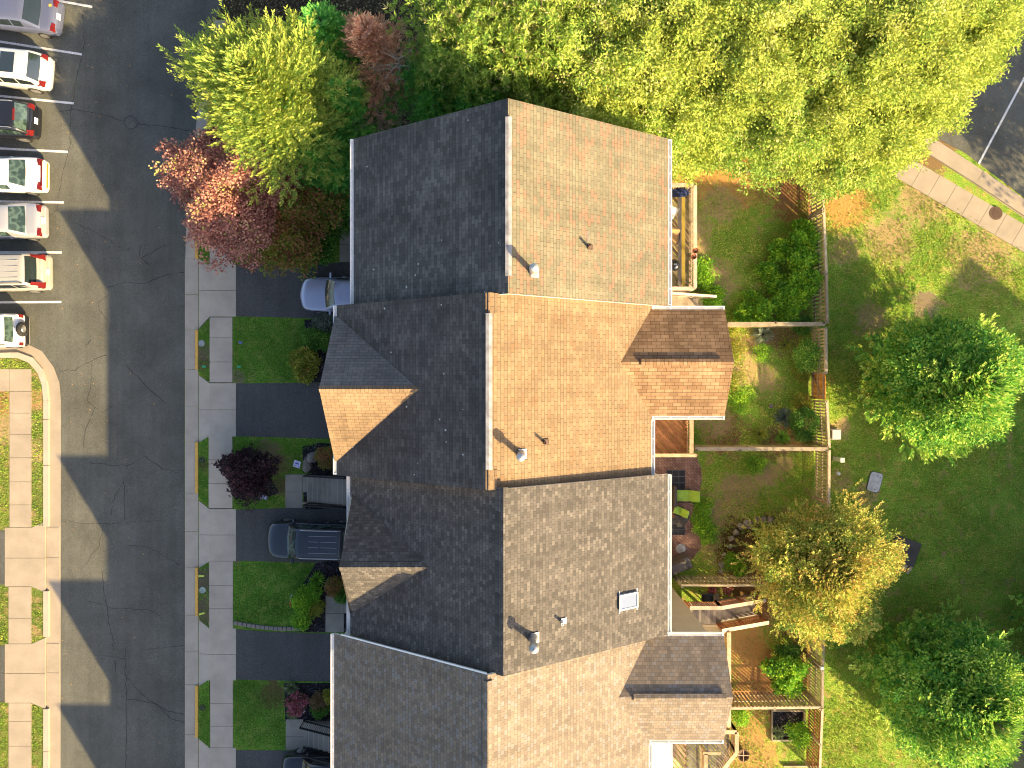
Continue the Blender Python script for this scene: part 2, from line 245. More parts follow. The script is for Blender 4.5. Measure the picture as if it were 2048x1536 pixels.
# ---------------- object helpers ----------------
def tag(o, label, cat, group=None, kind=None):
    if label: o['label'] = label
    if cat: o['category'] = cat
    if group: o['group'] = group
    if kind: o['kind'] = kind
    return o
def thing(name, label, cat, loc=(0, 0, 0), rz=0, group=None):
    o = bpy.data.objects.new(name, None); COL.objects.link(o); o.location = loc; o.rotation_euler = (0, 0, rz); o.empty_display_size = .3
    return tag(o, label, cat, group)
class MB:
    def __init__(s): s.v = []; s.f = []; s.uv = {}; s.mi = []; s.tint = []
    def add(s, vs, faces, mi=0, uvs=None, tint=None):
        b = len(s.v); s.v += [tuple(v) for v in vs]; t = random.random() if tint is None else tint; s.tint += [t]*len(vs)
        for i, f in enumerate(faces):
            if uvs and uvs[i] is not None: s.uv[len(s.f)] = uvs[i]
            s.f.append([b+k for k in f]); s.mi.append(mi if isinstance(mi, int) else mi[i])
        return s
    def hexa(s, b4, t4, mi=0, tint=None):
        return s.add(list(b4)+list(t4), [(3, 2, 1, 0), (4, 5, 6, 7), (0, 1, 5, 4), (1, 2, 6, 5), (2, 3, 7, 6), (3, 0, 4, 7)], mi, tint=tint)
    def box(s, x0, x1, y0, y1, z0, z1, mi=0, tint=None):
        if x0 > x1: x0, x1 = x1, x0
        if y0 > y1: y0, y1 = y1, y0
        q = [(x0, y0), (x1, y0), (x1, y1), (x0, y1)]
        return s.hexa([(x, y, z0) for x, y in q], [(x, y, z1) for x, y in q], mi, tint)
    def bar(s, a, b, w, h, mi=0, up=(0, 0, 1), tint=None):
        a, b = Vector(a), Vector(b); d = (b-a).normalized(); u = Vector(up)
        sd = d.cross(u)
        if sd.length < 1e-4: sd = d.cross(Vector((1, 0, 0)))
        sd.normalize(); u2 = sd.cross(d); sd = sd*w/2; u2 = u2*h/2
        return s.hexa([a-sd-u2, a+sd-u2, b+sd-u2, b-sd-u2], [a-sd+u2, a+sd+u2, b+sd+u2, b-sd+u2], mi, tint)
    def prism(s, pts, z0, z1, mi=0, top=None):
        n = len(pts); ar = sum(pts[i][0]*pts[(i+1) % n][1]-pts[(i+1) % n][0]*pts[i][1] for i in range(n))
        if ar < 0: pts = pts[::-1]
        vs = [(p[0], p[1], z0) for p in pts]+[(p[0], p[1], z1) for p in pts]
        fs = [tuple(range(n-1, -1, -1)), tuple(range(n, 2*n))]+[(i, (i+1) % n, n+(i+1) % n, n+i) for i in range(n)]
        return s.add(vs, fs, mi)
    def tube(s, path, rad, n=6, mi=0, cap=True):
        pts = [Vector(p) for p in path]; rr = rad if hasattr(rad, '__len__') else [rad]*len(pts); b = len(s.v); vs = []
        for i, p in enumerate(pts):
            d = (pts[min(i+1, len(pts)-1)]-pts[max(i-1, 0)]).normalized(); a = d.cross(Vector((0, 0, 1)))
            if a.length < .05: a = d.cross(Vector((1, 0, 0)))
            a.normalize(); c = d.cross(a)
            for k in range(n):
                t = 2*math.pi*k/n; vs.append(p+(a*math.cos(t)+c*math.sin(t))*rr[i])
        fs = [(i*n+k, i*n+(k+1) % n, (i+1)*n+(k+1) % n, (i+1)*n+k) for i in range(len(pts)-1) for k in range(n)]
        if cap: fs += [tuple(range(n-1, -1, -1)), tuple(range((len(pts)-1)*n, len(pts)*n))]
        return s.add(vs, fs, mi)
    def cyl(s, x, y, z0, z1, r, r2=None, n=20, mi=0): return s.tube([(x, y, z0), (x, y, z1)], [r, r if r2 is None else r2], n, mi)
    def lathe(s, x, y, prof, n=20, mi=0):
        vs = [(x+r*math.cos(2*math.pi*k/n), y+r*math.sin(2*math.pi*k/n), z) for r, z in prof for k in range(n)]
        fs = [(i*n+k, i*n+(k+1) % n, (i+1)*n+(k+1) % n, (i+1)*n+k) for i in range(len(prof)-1) for k in range(n)]
        return s.add(vs, fs, mi)
    def build(s, name, mats, parent=None, smooth=False, bevel=0, org=None):
        me = bpy.data.meshes.new(name)
        vs = s.v if org is None else [(v[0]-org[0], v[1]-org[1], v[2]-org[2]) for v in s.v]
        me.from_pydata(vs, [], s.f)
        for m in (mats if isinstance(mats, (list, tuple)) else [mats]): me.materials.append(M(m) if isinstance(m, str) else m)
        me.polygons.foreach_set('material_index', s.mi)
        if s.uv:
            uvl = me.uv_layers.new(name='UVMap')
            for fi, uv in s.uv.items():
                for li, c in zip(me.polygons[fi].loop_indices, uv): uvl.data[li].uv = c
        a = me.attributes.new('tint', 'FLOAT', 'POINT'); a.data.foreach_set('value', s.tint)
        if smooth: me.polygons.foreach_set('use_smooth', [True]*len(me.polygons))
        me.update(); o = bpy.data.objects.new(name, me); COL.objects.link(o)
        if parent: o.parent = parent
        if org is not None: o.location = org
        if bevel:
            bv = o.modifiers.new('b', 'BEVEL'); bv.width = bevel; bv.segments = 2; bv.limit_method = 'ANGLE'
        return o
def struct(name, mb, mats, **k): return tag(mb.build(name, mats, **k), None, None, kind='structure')
def single(name, mb, mats, label, cat, group=None, **k): return tag(mb.build(name, mats, **k), label, cat, group)
def clone(o, parent=None):
    c = o.copy(); COL.objects.link(c); c.parent = parent
    for ch in list(o.children): clone(ch, c)
    return c
def gp(l): return [G(*p) for p in l]

# ---------------- ground, road, pavements ----------------
g = MB(); g.add([(-400, -400, 0), (400, -400, 0), (400, 400, 0), (-400, 400, 0)], [(0, 1, 2, 3)]); struct('ground', g, 'lawn')
g = MB(); g.prism(gp([(700, 250), (1620, 250), (1625, 560), (1630, 900), (1622, 1250), (1615, 1900), (700, 1900)]), -.05, .004); struct('back_yard_ground', g, 'yard_grass')
g = MB(); g.prism(gp([(330, -600), (1760, -600), (1820, 262), (1330, 300), (1020, 330), (700, 420), (480, 420), (430, 60)]), -.05, .009); struct('woodland_floor', g, 'forest_litter')
road_pts = [(-900, -700), (560, -700), (470, -60), (432, 40), (410, 130), (396, 230), (385, 330), (374, 450), (370, 560), (369, 900), (370, 1240), (371, 1900), (-900, 1900)]
g = MB(); g.prism(gp(road_pts), -.05, .014); struct('road', g, 'asphalt')
# parking island on the west side
isl_kerb = [(-900, 706), (0, 706), (40, 705), (70, 716), (88, 738), (97, 765), (100, 800), (100, 1900), (-900, 1900)]
def offs(l, dx, dy): return [(x+dx, y+dy) for x, y in l]
isl_gut = [(-900, 686), (0, 686), (52, 687), (84, 702), (108, 735), (119, 765), (122, 800), (121, 1900), (-900, 1900)]
g = MB(); g.prism(gp(isl_gut), -.04, .026); struct('island_gutter', g, 'sunlit_concrete')
g = MB(); isl_in = [(-900, 716), (0, 716), (38, 716), (62, 726), (79, 746), (87, 770), (90, 802), (90, 1900), (-900, 1900)]
ok = isl_kerb[:7]; ik = isl_in[:7]
for i in range(6):
    q = [G(*ok[i]), G(*ok[i+1]), G(*ik[i+1]), G(*ik[i])]; g.hexa([(x, y, -.02) for x, y in q][::-1], [(x, y, .15) for x, y in q][::-1])
for (y0, y1) in ((801, 838), (839, 930), (931, 1052), (1181, 1272), (1416, 1500), (1501, 1600)):
    g.box(G(90, 0)[0], G(100, 0)[0], G(0, y0)[1], G(0, y1)[1], -.02, .15)
struct('island_kerb', g, 'pale_concrete')
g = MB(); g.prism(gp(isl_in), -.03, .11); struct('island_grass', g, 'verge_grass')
g = MB()
def slabs(g, x0, x1, ys, z0, z1, gap=.010):
    for a, b in zip(ys[:-1], ys[1:]):
        X0, Y0 = G(x0, b); X1, Y1 = G(x1, a); g.box(X0+gap, X1-gap, Y0+gap, Y1-gap, z0, z1)
slabs(g, 22, 66, [738, 783, 826, 869, 915, 963, 1009, 1054], .05, .125); slabs(g, -20, 22, [738, 783], .05, .125); slabs(g, 20, 66, [1172, 1235, 1286], .05, .125); slabs(g, 20, 66, [1404, 1441, 1490, 1540], .05, .125)
for (y0, y1, ym) in ((1054, 1172, 1115), (1286, 1404, 1345)):
    for a, b in ((y0, ym), (ym, y1)):
        sh = 8 if a == y0 else 0; sh2 = 8 if b == y1 else 0
        for (xa, xb, za, zb) in ((13, 66, .125, .125), (66, 93, .125, .118)):
            e0 = a-(12 if (a == y0 and xa == 66) else 0); e1 = b+(12 if (b == y1 and xa == 66) else 0)
            q = [G(xa, b), G(xb, e1), G(xb, e0), G(xa, a)]
            zs = [za, zb, zb, za]; g.hexa([(p[0], p[1], .02) for p in q], [(p[0], p[1]-.012*(1 if i > 1 else -1), zz) for i, (p, zz) in enumerate(zip(q, zs))])
        g.box(G(94, 0)[0], G(120, 0)[0], G(0, b)[1]+.012, G(0, a)[1]-.012, .02, .045)
struct('island_sidewalk', g, 'sunlit_concrete')
g = MB(); g.prism(gp([(-900, 1060), (13, 1060), (13, 1168), (-900, 1168)]), .05, .119); g.prism(gp([(-900, 1290), (12, 1290), (12, 1402), (-900, 1402)]), .05, .119); struct('island_driveway', g, 'driveway_asphalt')

# east side: gutter, kerbs, aprons, pavement
APR = [(529, 634), (766, 873), (1017, 1121), (1255, 1359), (1493, 1600)]      # driveway aprons, y range in the photograph
edge = [(430, 40), (409, 130), (395, 230), (384, 330), (373, 450)]
g = MB()
pts = edge+[(371, 517)]
for i in range(len(pts)-1):
    (xa, ya), (xb, yb) = pts[i], pts[i+1]; q = gp([(xa, ya), (xb, yb), (xb+27, yb), (xa+29, ya)]); g.prism(q, -.02, .03)
ys = [517, 589, 660, 739, 812, 884, 986, 1063, 1134, 1230, 1302, 1369, 1468, 1540, 1600]
slabs(g, 370, 397, ys, -.02, .03)
struct('gutter', g, 'gutter_concrete')
g = MB()
KE = [(450, 517), (660, 739), (884, 986), (1134, 1230), (1370, 1473)]
for a, b in KE: g.box(G(392, 0)[0], G(398, 0)[0], G(0, a)[1], G(0, b)[1], 0, .14)
for i in range(len(edge)-1):
    (xa, ya), (xb, yb) = edge[i], edge[i+1]; g.prism(gp([(xa+23, ya), (xb+20, yb), (xb+26, yb), (xa+29, ya)]), 0, .14)
struct('kerb', g, 'yellow_paint', bevel=.02)
g = MB()
verge = [[(399, 440), (421, 440), (421, 534), (399, 517)], [(399, 660), (421, 636), (421, 766), (399, 742)], [(399, 886), (420, 872), (420, 1017), (399, 992)], [(399, 1136), (420, 1122), (420, 1255), (399, 1234)], [(399, 1372), (420, 1357), (422, 1493), (399, 1475)]]
for v in verge: g.prism(gp(v), -.02, .12)
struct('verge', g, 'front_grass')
g = MB()
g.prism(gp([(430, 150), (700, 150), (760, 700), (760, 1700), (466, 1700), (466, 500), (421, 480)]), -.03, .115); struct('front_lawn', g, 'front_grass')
g = MB()
slabs(g, 421, 468, [440, 486, 532], .02, .135); slabs(g, 421, 467, [635, 676, 724, 765], .02, .135); slabs(g, 419, 467, [870, 919, 966, 1016], .02, .135); slabs(g, 420, 468, [1121, 1170, 1216, 1256], .02, .135); slabs(g, 422, 468, [1358, 1405, 1450, 1493], .02, .135)
for (a, b) in APR:
    m = (a+b)/2
    for (y0, y1) in ((a, m), (m, b)):
        t0 = a-(-12) if False else y0; e0 = y0-(16 if y0 == a else 0); e1 = y1+(24 if y1 == b else 0)
        A = [G(398, e1), G(421, y1), G(421, y0), G(398, e0)]; zz = [.032, .13, .13, .032]
        g.hexa([(p[0], p[1], .0) for p in A], [(p[0], p[1]+(.010 if i < 2 else -.010), z) for i, (p, z) in enumerate(zip(A, zz))])
        X0, Y0 = G(421, y1); X1, Y1 = G(474, y0); g.box(X0, X1-.01, Y0+.010, Y1-.010, .0, .13)
struct('sidewalk', g, 'concrete')
g = MB()
for l in ([(474, 530), (760, 524), (760, 640), (474, 633)], [(474, 767), (760, 764), (760, 880), (474, 872)], [(474, 1019), (760, 1008), (760, 1128), (474, 1120)], [(474, 1257), (540, 1262), (680, 1266), (760, 1266), (760, 1364), (474, 1357)], [(474, 1498), (760, 1500), (760, 1640), (474, 1640)]):
    g.prism(gp(l), .0, .122)
struct('driveway', g, 'driveway_asphalt')
g = MB()
for l in ([(610, 640), (700, 636), (760, 640), (760, 764), (600, 765), (590, 740), (600, 700), (615, 690)], [(480, 960), (540, 950), (560, 985), (520, 1000)], [(606, 893), (640, 885), (700, 890), (700, 945), (608, 945)], [(612, 1018), (700, 1016), (760, 1012), (760, 945), (625, 945), (608, 985)],
          [(632, 1126), (660, 1120), (700, 1125), (760, 1125), (760, 1264), (600, 1262), (588, 1235), (596, 1190), (612, 1160)], [(570, 1364), (700, 1364), (700, 1420), (700, 1495), (572, 1440)], [(610, 1494), (700, 1496), (700, 1530), (640, 1530)]):
    g.prism(gp(l), .05, .127)
struct('mulch_bed', g, 'black_mulch')
g = MB(); g.prism(gp([(608, 1468), (640, 1478), (640, 1500), (610, 1500)]), .05, .133); struct('gravel_bed', g, 'river_gravel')
# rear patio, planting bed
g = MB(); pt = [(1300, 905), (1392, 912), (1402, 935), (1403, 960), (1398, 990), (1388, 1010), (1380, 1040), (1390, 1060), (1402, 1075), (1401, 1095), (1385, 1118), (1360, 1130), (1300, 1140)]; g.prism(gp(pt), -.02, .03); struct('patio', g, 'paver_brick')
g = MB()
for (x0, y0, x1, y1) in ((1332, 940, 1370, 978), (1332, 1036, 1370, 1070)):
    X0, Y0 = G(x0, y1); X1, Y1 = G(x1, y0); g.box(X0, X1, Y0, Y1, .02, .036, 1)
    n = 3; dx = (X1-X0)/3; dy = (Y1-Y0)/3
    for i in range(3):
        for j in range(3): g.box(X0+i*dx+.015, X0+(i+1)*dx-.015, Y0+j*dy+.015, Y0+(j+1)*dy-.015, .03, .05, 0)
struct('patio_tiles', g, ['rubber_tile', 'tile_joint'])
g = MB(); g.prism(gp([(1540, 1420), (1606, 1418), (1606, 1475), (1545, 1478)]), -.02, .06); struct('garden_bed', g, 'black_mulch')

# north-east parking lot, pavement and kerb
g = MB(); lot = [(1845, 262), (1930, 306), (2060, 404), (2400, 640), (2900, 640), (2900, -700), (1880, -700), (1835, 100)]; g.prism(gp(lot), -.05, .016); struct('parking_lot', g, 'asphalt')
def strip(g, l, w, z0, z1, gap=0, mi=0):
    """a band of constant width (metres) along a polyline given in ground metres"""
    for a, b in zip(l[:-1], l[1:]):
        a, b = Vector(a+(0,)), Vector(b+(0,)); d = (b-a).normalized(); n = Vector((-d.y, d.x, 0))*w/2; a2 = a+d*gap; b2 = b-d*gap
        q = [a2-n, b2-n, b2+n, a2+n]; g.hexa([(v.x, v.y, z0) for v in q], [(v.x, v.y, z1) for v in q], mi)
g = MB(); strip(g, [G(1784, 246), G(1858, 290), G(1958, 356), G(2055, 422), G(2295, 596)], .86, -.02, .03, .008); struct('lot_gutter', g, 'sunlit_concrete')
g = MB(); strip(g, [G(1770, 244), G(1824, 286), G(1945, 362), G(2050, 432), G(2300, 605)], .17, -.02, .15); struct('lot_kerb', g, 'sunlit_concrete')
g = MB()
pth = [(1745, 262), (1768, 300), (1800, 333)]; p0 = G(1800, 333); p1 = G(2100, 508); L = math.dist(p0, p1); n = int(L/1.02)
strip(g, [G(*p) for p in pth], 1.15, -.02, .06, .0)
strip(g, [(p0[0]+(p1[0]-p0[0])*i/n, p0[1]+(p1[1]-p0[1])*i/n) for i in range(n+6)], 1.27, -.02, .065, .009)
strip(g, [G(1300, 292), G(1500, 286), G(1600, 270), G(1690, 262), G(1745, 262)], 1.0, -.02, .05, .01)
struct('footpath', g, 'sunlit_concrete')
# road markings
def line(px, w=.11, z=.020):
    g2 = MB(); strip(g2, [G(*p) for p in px], w, z, z+.004); return g2
g = MB()
for p in ([(-60, -22), (118, 2), (185, 14)], [(-60, 74), (164, 109)], [(-60, 186), (148, 207)], [(-60, 294), (136, 304)], [(-60, 402), (128, 405)], [(-60, 504), (124, 505)], [(-60, 605), (123, 604)]):
    strip(g, [G(*q) for q in p], .115, .016, .020)
for p in ([(1862, 272), (1903, 192), (1960, 80)], [(1957, 328), (2042, 168), (2120, 20)], [(2052, 384), (2150, 200)]): strip(g, [G(*q) for q in p], .11, .018, .022)
struct('parking_lines', g, 'road_paint')
# sealed cracks in the road
g = MB()
def crack(pts, w=.04):
    out = []
    for (a, b) in zip(pts[:-1], pts[1:]):
        k = max(2, int(math.dist(a, b)/7))
        for i in range(k): t = i/k; out.append((a[0]+(b[0]-a[0])*t+random.uniform(-1.5, 1.5), a[1]+(b[1]-a[1])*t+random.uniform(-1.5, 1.5)))
    out.append(pts[-1])
    for a, b in zip(out[:-1], out[1:]): strip(g, [G(*a), G(*b)], w*random.uniform(.3, .85), .010, .0175)
for c, w in (([(120, 225), (145, 218), (200, 227), (250, 243)], .05), ([(276, 248), (330, 253), (385, 262)], .05), ([(165, 30), (170, 90), (155, 150), (142, 230), (140, 290), (128, 340), (118, 390), (115, 420), (92, 440)], .035),
    ([(150, 445), (185, 462), (215, 478), (250, 500), (262, 495)], .03), ([(281, 490), (280, 515), (300, 530)], .045), ([(282, 518), (320, 495), (342, 487)], .05), ([(215, 576), (250, 565), (290, 568), (325, 552), (368, 545)], .05), ([(216, 590), (197, 605), (200, 622), (214, 640)], .035),
    ([(120, 742), (150, 740), (170, 728), (190, 718), (215, 710)], .05), ([(184, 727), (182, 770), (174, 800), (190, 815), (205, 825), (225, 812)], .045), ([(190, 816), (170, 865), (168, 900)], .04), ([(252, 730), (290, 770), (330, 805)], .05), ([(178, 925), (235, 932), (262, 928), (290, 912), (325, 938), (360, 946)], .055), ([(248, 960), (225, 1005), (222, 1030)], .035),
    ([(248, 965), (250, 1040), (228, 1048), (170, 1046), (122, 1041)], .045), ([(250, 1045), (300, 1042), (330, 1040)], .03), ([(207, 1050), (198, 1090), (172, 1130)], .03), ([(258, 1090), (300, 1095), (330, 1112), (360, 1130)], .045), ([(205, 1140), (208, 1180), (216, 1230), (226, 1280), (228, 1300)], .045), ([(178, 1200), (220, 1215), (300, 1220), (320, 1232)], .04),
    ([(250, 1295), (252, 1360), (254, 1420), (252, 1536)], .05), ([(205, 1310), (250, 1318)], .03), ([(230, 1320), (232, 1370)], .04), ([(255, 1355), (290, 1395), (330, 1420), (368, 1428)], .045), ([(256, 1398), (310, 1405), (345, 1440), (368, 1445)], .05), ([(280, 1300), (330, 1295), (368, 1290)], .04), ([(170, 692), (182, 680)], .08)):
    crack(c, w)
crack([(560, 1345), (600, 1352), (640, 1350)], .02); struct('road_cracks', g, 'crack_seal')

def lid(px, py, r, z, mat, label, name='manhole_cover', ring=None, grid=False):
    t = thing(name, label, 'manhole cover' if 'manhole' in name else 'meter cover', P(px, py, 0)); q = MB(); q.cyl(0, 0, z-.02, z, r, n=28)
    q.build('cover', mat, t); 
    if ring:
        q = MB(); q.lathe(0, 0, [(r+.005, z-.02), (r+.005, z+.004), (r+.045, z+.004), (r+.045, z-.02)], 28); q.build('frame_ring', ring, t)
    if grid:
        q = MB()
        for i in range(-4, 5):
            h = math.sqrt(max(0, r*r*.8-(i*r/5)**2))
            if h > .05: q.box(i*r/5-.012, i*r/5+.012, -h, h, z, z+.006); q.box(-h, h, i*r/5-.012, i*r/5+.012, z, z+.0055)
        q.build('tread', ring or mat, t)
lid(262, 245, .32, .019, 'asphalt', 'round manhole cover flush in the dark road near the red tree', ring='iron_ring')
lid(1990, 427, .31, .072, 'rust_iron', 'rusty round manhole cover set in the pale footpath by the corner car park', ring='rust_metal', grid=True)
for (px, py, m, lb) in ((405, 687, 'lid_grey', 'pale grey round lid in the verge strip beside the mulched front lawn shrubs'), (406, 920, 'black_plastic', 'dark round lid in the verge strip beside the purple bush'), (407, 1179, 'utility_green', 'pale bluish lid in the bare brown verge strip with two lime flags'), (407, 1413, 'black_plastic', 'dark round lid in the verge strip beside the bottom front lawn'), (409, 463, 'lid_grey', 'small grey lid in the verge strip under the red tree')):
    lid(px, py, .17, .135, m, lb, 'meter_cover')
# fallen litter specks on the asphalt
g = MB()
for i in range(150):
    x, y = (random.uniform(115, 365), random.uniform(0, 1500)) if i < 80 else (random.uniform(1850, 2048), random.uniform(150, 380)); 
    X, Y = G(x, y); r = random.uniform(.012, .03); a = random.random()*6; z = .021
    g.add([(X+r*math.cos(a+t), Y+r*math.sin(a+t)*1.4, z+.004*(k % 2)) for k, t in enumerate((0, 1.6, 3.1, 4.7))], [(0, 1, 2, 3)])
tag(g.build('fallen_leaves', 'leaf_litter'), 'tiny pale fallen leaves scattered on the asphalt', 'leaf litter', kind='stuff')

# ---------------- houses ----------------
def slope(mb, pts, e, mi_top, mi_side, t=.14):
    """a roof plane: pts counter-clockwise from above, e = eave direction; UVs in metres"""
    pts = [Vector(p) for p in pts]; e = Vector(e).normalized(); n = (pts[1]-pts[0]).cross(pts[2]-pts[0])
    for i in range(2, len(pts)-1):
        if n.length < 1e-5: n = (pts[i]-pts[0]).cross(pts[i+1]-pts[0])
    n.normalize()
    if n.z < 0: pts = pts[::-1]; n = -n
    up = n.cross(e).normalized(); o = pts[0]; k = len(pts)
    uvs = [[((p).dot(e), (p).dot(up)) for p in pts]]+[None]*(k+1)
    vs = pts+[p-Vector((0, 0, t)) for p in pts]
    fs = [tuple(range(k)), tuple(range(2*k-1, k-1, -1))]+[(i, k+i, k+(i+1) % k, (i+1) % k) for i in range(k)]
    mb.add(vs, fs, [mi_top]+[mi_side]*(k+1), uvs)
def gutter(t, a, b, out, z, mat='white_paint'):
    """white U-shaped gutter from a to b (x, y); out = outward unit vector"""
    mb = MB(); a = Vector(a+(0,)); b = Vector(b+(0,)); o = Vector(out+(0,)); d = (b-a).normalized()
    mb.bar(a+o*.065+Vector((0, 0, z-.11)), b+o*.065+Vector((0, 0, z-.11)), .12, .015); mb.bar(a+o*.125+Vector((0, 0, z-.05)), b+o*.125+Vector((0, 0, z-.05)), .03, .12); mb.bar(a+o*.008+Vector((0, 0, z-.06)), b+o*.008+Vector((0, 0, z-.06)), .014, .1)
    L = (b-a).length; n = int(L/.62)
    for i in range(n+1): p = a+d*(.05+i*(L-.1)/n); mb.bar(p+o*.0+Vector((0, 0, z+.002)), p+o*.13+Vector((0, 0, z+.002)), .025, .012)
    for p in (a, b): mb.bar(p+Vector((0, 0, z-.06)), p+o*.135+Vector((0, 0, z-.06)), .012, .11)
    return mb.build('gutter', mat, t)
def window(t, x, y, z, w, h, side, trim='white_paint'):
    mb = MB(); s = side; fx = x+s*.04
    for (ya, yb, za, zb) in ((y-w/2-.08, y+w/2+.08, z+h/2, z+h/2+.09), (y-w/2-.08, y+w/2+.08, z-h/2-.09, z-h/2), (y-w/2-.08, y-w/2, z-h/2, z+h/2), (y+w/2, y+w/2+.08, z-h/2, z+h/2), (y-w/2, y+w/2, z-.025, z+.025)): mb.box(x-s*.02, fx, ya, yb, za, zb)
    f = mb.build('window', trim, t); p = MB(); p.box(x-s*.01, x+s*.015, y-w/2, y+w/2, z-h/2, z+h/2); p.build('pane', 'window_glass', f)
def ridge_strip(t, x, y0, y1, z, half, slope_t, mat, name, lift=.05, tabs=.0):
    mb = MB(); dz = half*slope_t
    for s in (-1, 1):
        q = [(x, y0, z+lift), (x+s*half, y0, z-dz+lift), (x+s*half, y1, z-dz+lift), (x, y1, z+lift)]
        slope(mb, q, (0, 1, 0), 0, 1, .045)
    return mb.build(name, mat, t)
def ridge_strip_x(t, y, x0, x1, z, half, slope_t, mat, name, lift=.05):
    mb = MB(); dz = half*slope_t
    for s in (-1, 1):
        q = [(x0, y, z+lift), (x1, y, z+lift), (x1, y+s*half, z-dz+lift), (x0, y+s*half, z-dz+lift)]
        slope(mb, q, (0, 1, 0), 0, 1, .045)
    return mb.build(name, mat, t)
HE, HR = 9.1, 13.2
def townhouse(label, y0, y1, xw, xr, xe, mw, me, wall='siding_beige', ridge=None, gable=None, bump=None, gm=None, front='red_brick', xf=None, doors=True, cap=None, ex=.0, bwall=None, he=HE, hr=HR, gut=True):
    t = thing('townhouse', label, 'house')
    sw = (hr-he)/(xr-xw); se = (hr-he)/(xe-xr)
    a = y0-ex; b = y1+ex
    mb = MB(); slope(mb, [(xw, a, he), (xr, a, hr), (xr, b, hr), (xw, b, he)], (0, 1, 0), 0, 1)
    mb2 = MB(); slope(mb2, [(xr, a, hr), (xe, a, he), (xe, b, he), (xr, b, hr)], (0, 1, 0), 0, 1)
    rw = mb.build('roof', [mw, 'trim_white'], t); re_ = mb2.build('roof', [me, 'trim_white'], t)
    q = MB(); X0 = xw+.35; X1 = xe-.35; zt = he+.35*sw-.16; zt2 = he+.35*se-.16; ya = y0+.06; yb = y1-.06
    sec = [(X0, 0), (X1, 0), (X1, zt2), (xr, hr-.16), (X0, zt)]
    vs = [(x, ya, z) for x, z in sec]+[(x, yb, z) for x, z in sec]
    q.add(vs, [(0, 1, 2, 3, 4), (9, 8, 7, 6, 5), (0, 5, 6, 1), (1, 6, 7, 2), (2, 7, 8, 3), (3, 8, 9, 4)]); q.add([(X0-.012, ya+.02, 0), (X0-.012, yb-.02, 0), (X0-.012, yb-.02, zt-.25), (X0-.012, ya+.02, zt-.25)], [(0, 3, 2, 1)], 1)
    q.build('wall', [wall, front], t)
    if gut: gutter(t, (xw, a+.02), (xw, b-.02), (-1, 0), he)
    if gable:
        yc, yn, hp, gx = gable; dy = abs(yn-yc); xi = xw+(hp-he)/sw+.12
        mg = MB(); slope(mg, [(gx, yc, hp+.02), (gx, yc+dy, he+.02), (xw, yc+dy, he+.02), (xi, yc, hp+.02)], (1, 0, 0), 0, 1)
        g1 = mg.build('gable_roof', ['shingle_grey_gable' if gm else me, 'trim_white'], t)
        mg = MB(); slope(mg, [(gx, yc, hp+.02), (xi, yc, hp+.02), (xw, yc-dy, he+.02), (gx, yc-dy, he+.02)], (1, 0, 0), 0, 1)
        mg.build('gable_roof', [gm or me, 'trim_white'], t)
        q = MB(); q.add([(gx+.2, yc-dy+.25, he-.3), (gx+.2, yc+dy-.25, he-.3), (gx+.2, yc, hp-.2), (gx+.9, yc-dy+.25, he-.3), (gx+.9, yc+dy-.25, he-.3), (gx+.9, yc, hp-.2)], [(0, 2, 1), (3, 4, 5), (0, 1, 4, 3), (1, 2, 5, 4), (2, 0, 3, 5)])
        q.build('gable_wall', 'siding_white', t)
        if cap == 'wide': ridge_strip_x(t, yc, gx-.02, xi, hp+.02, .17, (hp-he)/dy, [me, me], 'ridge_cap', .045)
        else: ridge_strip_x(t, yc, gx-.01, xi-.1, hp+.02, .13, (hp-he)/dy, [gm or me, gm or me], 'ridge_cap', .014)
    if bump:
        ys, yn, xb, hb, mbn = bump; yc = (ys+yn)/2; xi = xr+(hr-hb)/se-.15; dy = yn-yc
        for sgn in (1, -1):
            m3 = MB(); slope(m3, [(xi, yc, hb+.02), (xb+.12, yc, hb+.02), (xb, yc+sgn*dy, he+.02), (xe-.02, yc+sgn*dy, he+.02)], (1, 0, 0), 0, 1)
            m3.build('rear_roof', [mbn, 'trim_white'], t)
            gutter(t, (xe+.02, yc+sgn*dy), (xb, yc+sgn*dy), (0, sgn), he+.01)
        q = MB(); q.box(xe-.5, xb-.3, ys+.3, yn-.3, 0, he-.13); q.add([(xb-.3, ys+.3, he-.13), (xb-.3, yn-.3, he-.13), (xb-.3, yc, hb-.15), (xb-1, ys+.3, he-.13), (xb-1, yn-.3, he-.13), (xb-1, yc, hb-.15)], [(0, 1, 2), (3, 5, 4), (0, 3, 4, 1), (1, 4, 5, 2), (2, 5, 3, 0)])
        q.build('rear_wall', bwall or wall, t)
        if cap == 'wide': ridge_strip_x(t, yc, xi+.7, xb-.15, hb+.02, .15, (hb-he)/dy, [me, me], 'rear_ridge_vent', .085)
        else: ridge_strip_x(t, yc, xi+.9, xb-.3, hb+.02, .13, (hb-he)/dy, [mbn, mbn], 'rear_ridge_vent', .08)
        for zz in (2.4, 5.0, 7.6): window(t, xb-.3, yc, zz, 1.5, 1.3, 1)
        if gut: 
            gutter(t, (xe, a+.02), (xe, ys-.15), (1, 0), he) if ys-a > .5 else None
            gutter(t, (xe, yn+.15), (xe, b-.02), (1, 0), he) if b-yn > .5 else None
    elif gut: gutter(t, (xe, a+.02), (xe, b-.02), (1, 0), he)
    if ridge:
        ra, rb, kind = ridge
        if kind == 'metal':
            o = ridge_strip(t, xr+.02, ra, rb, hr, .115, .18, ['ridge_metal', 'black_metal'], 'ridge_vent', .09)
        else: ridge_strip(t, xr, ra, rb, hr, .17, (sw+se)/2, [me, me], 'ridge_vent', .075)
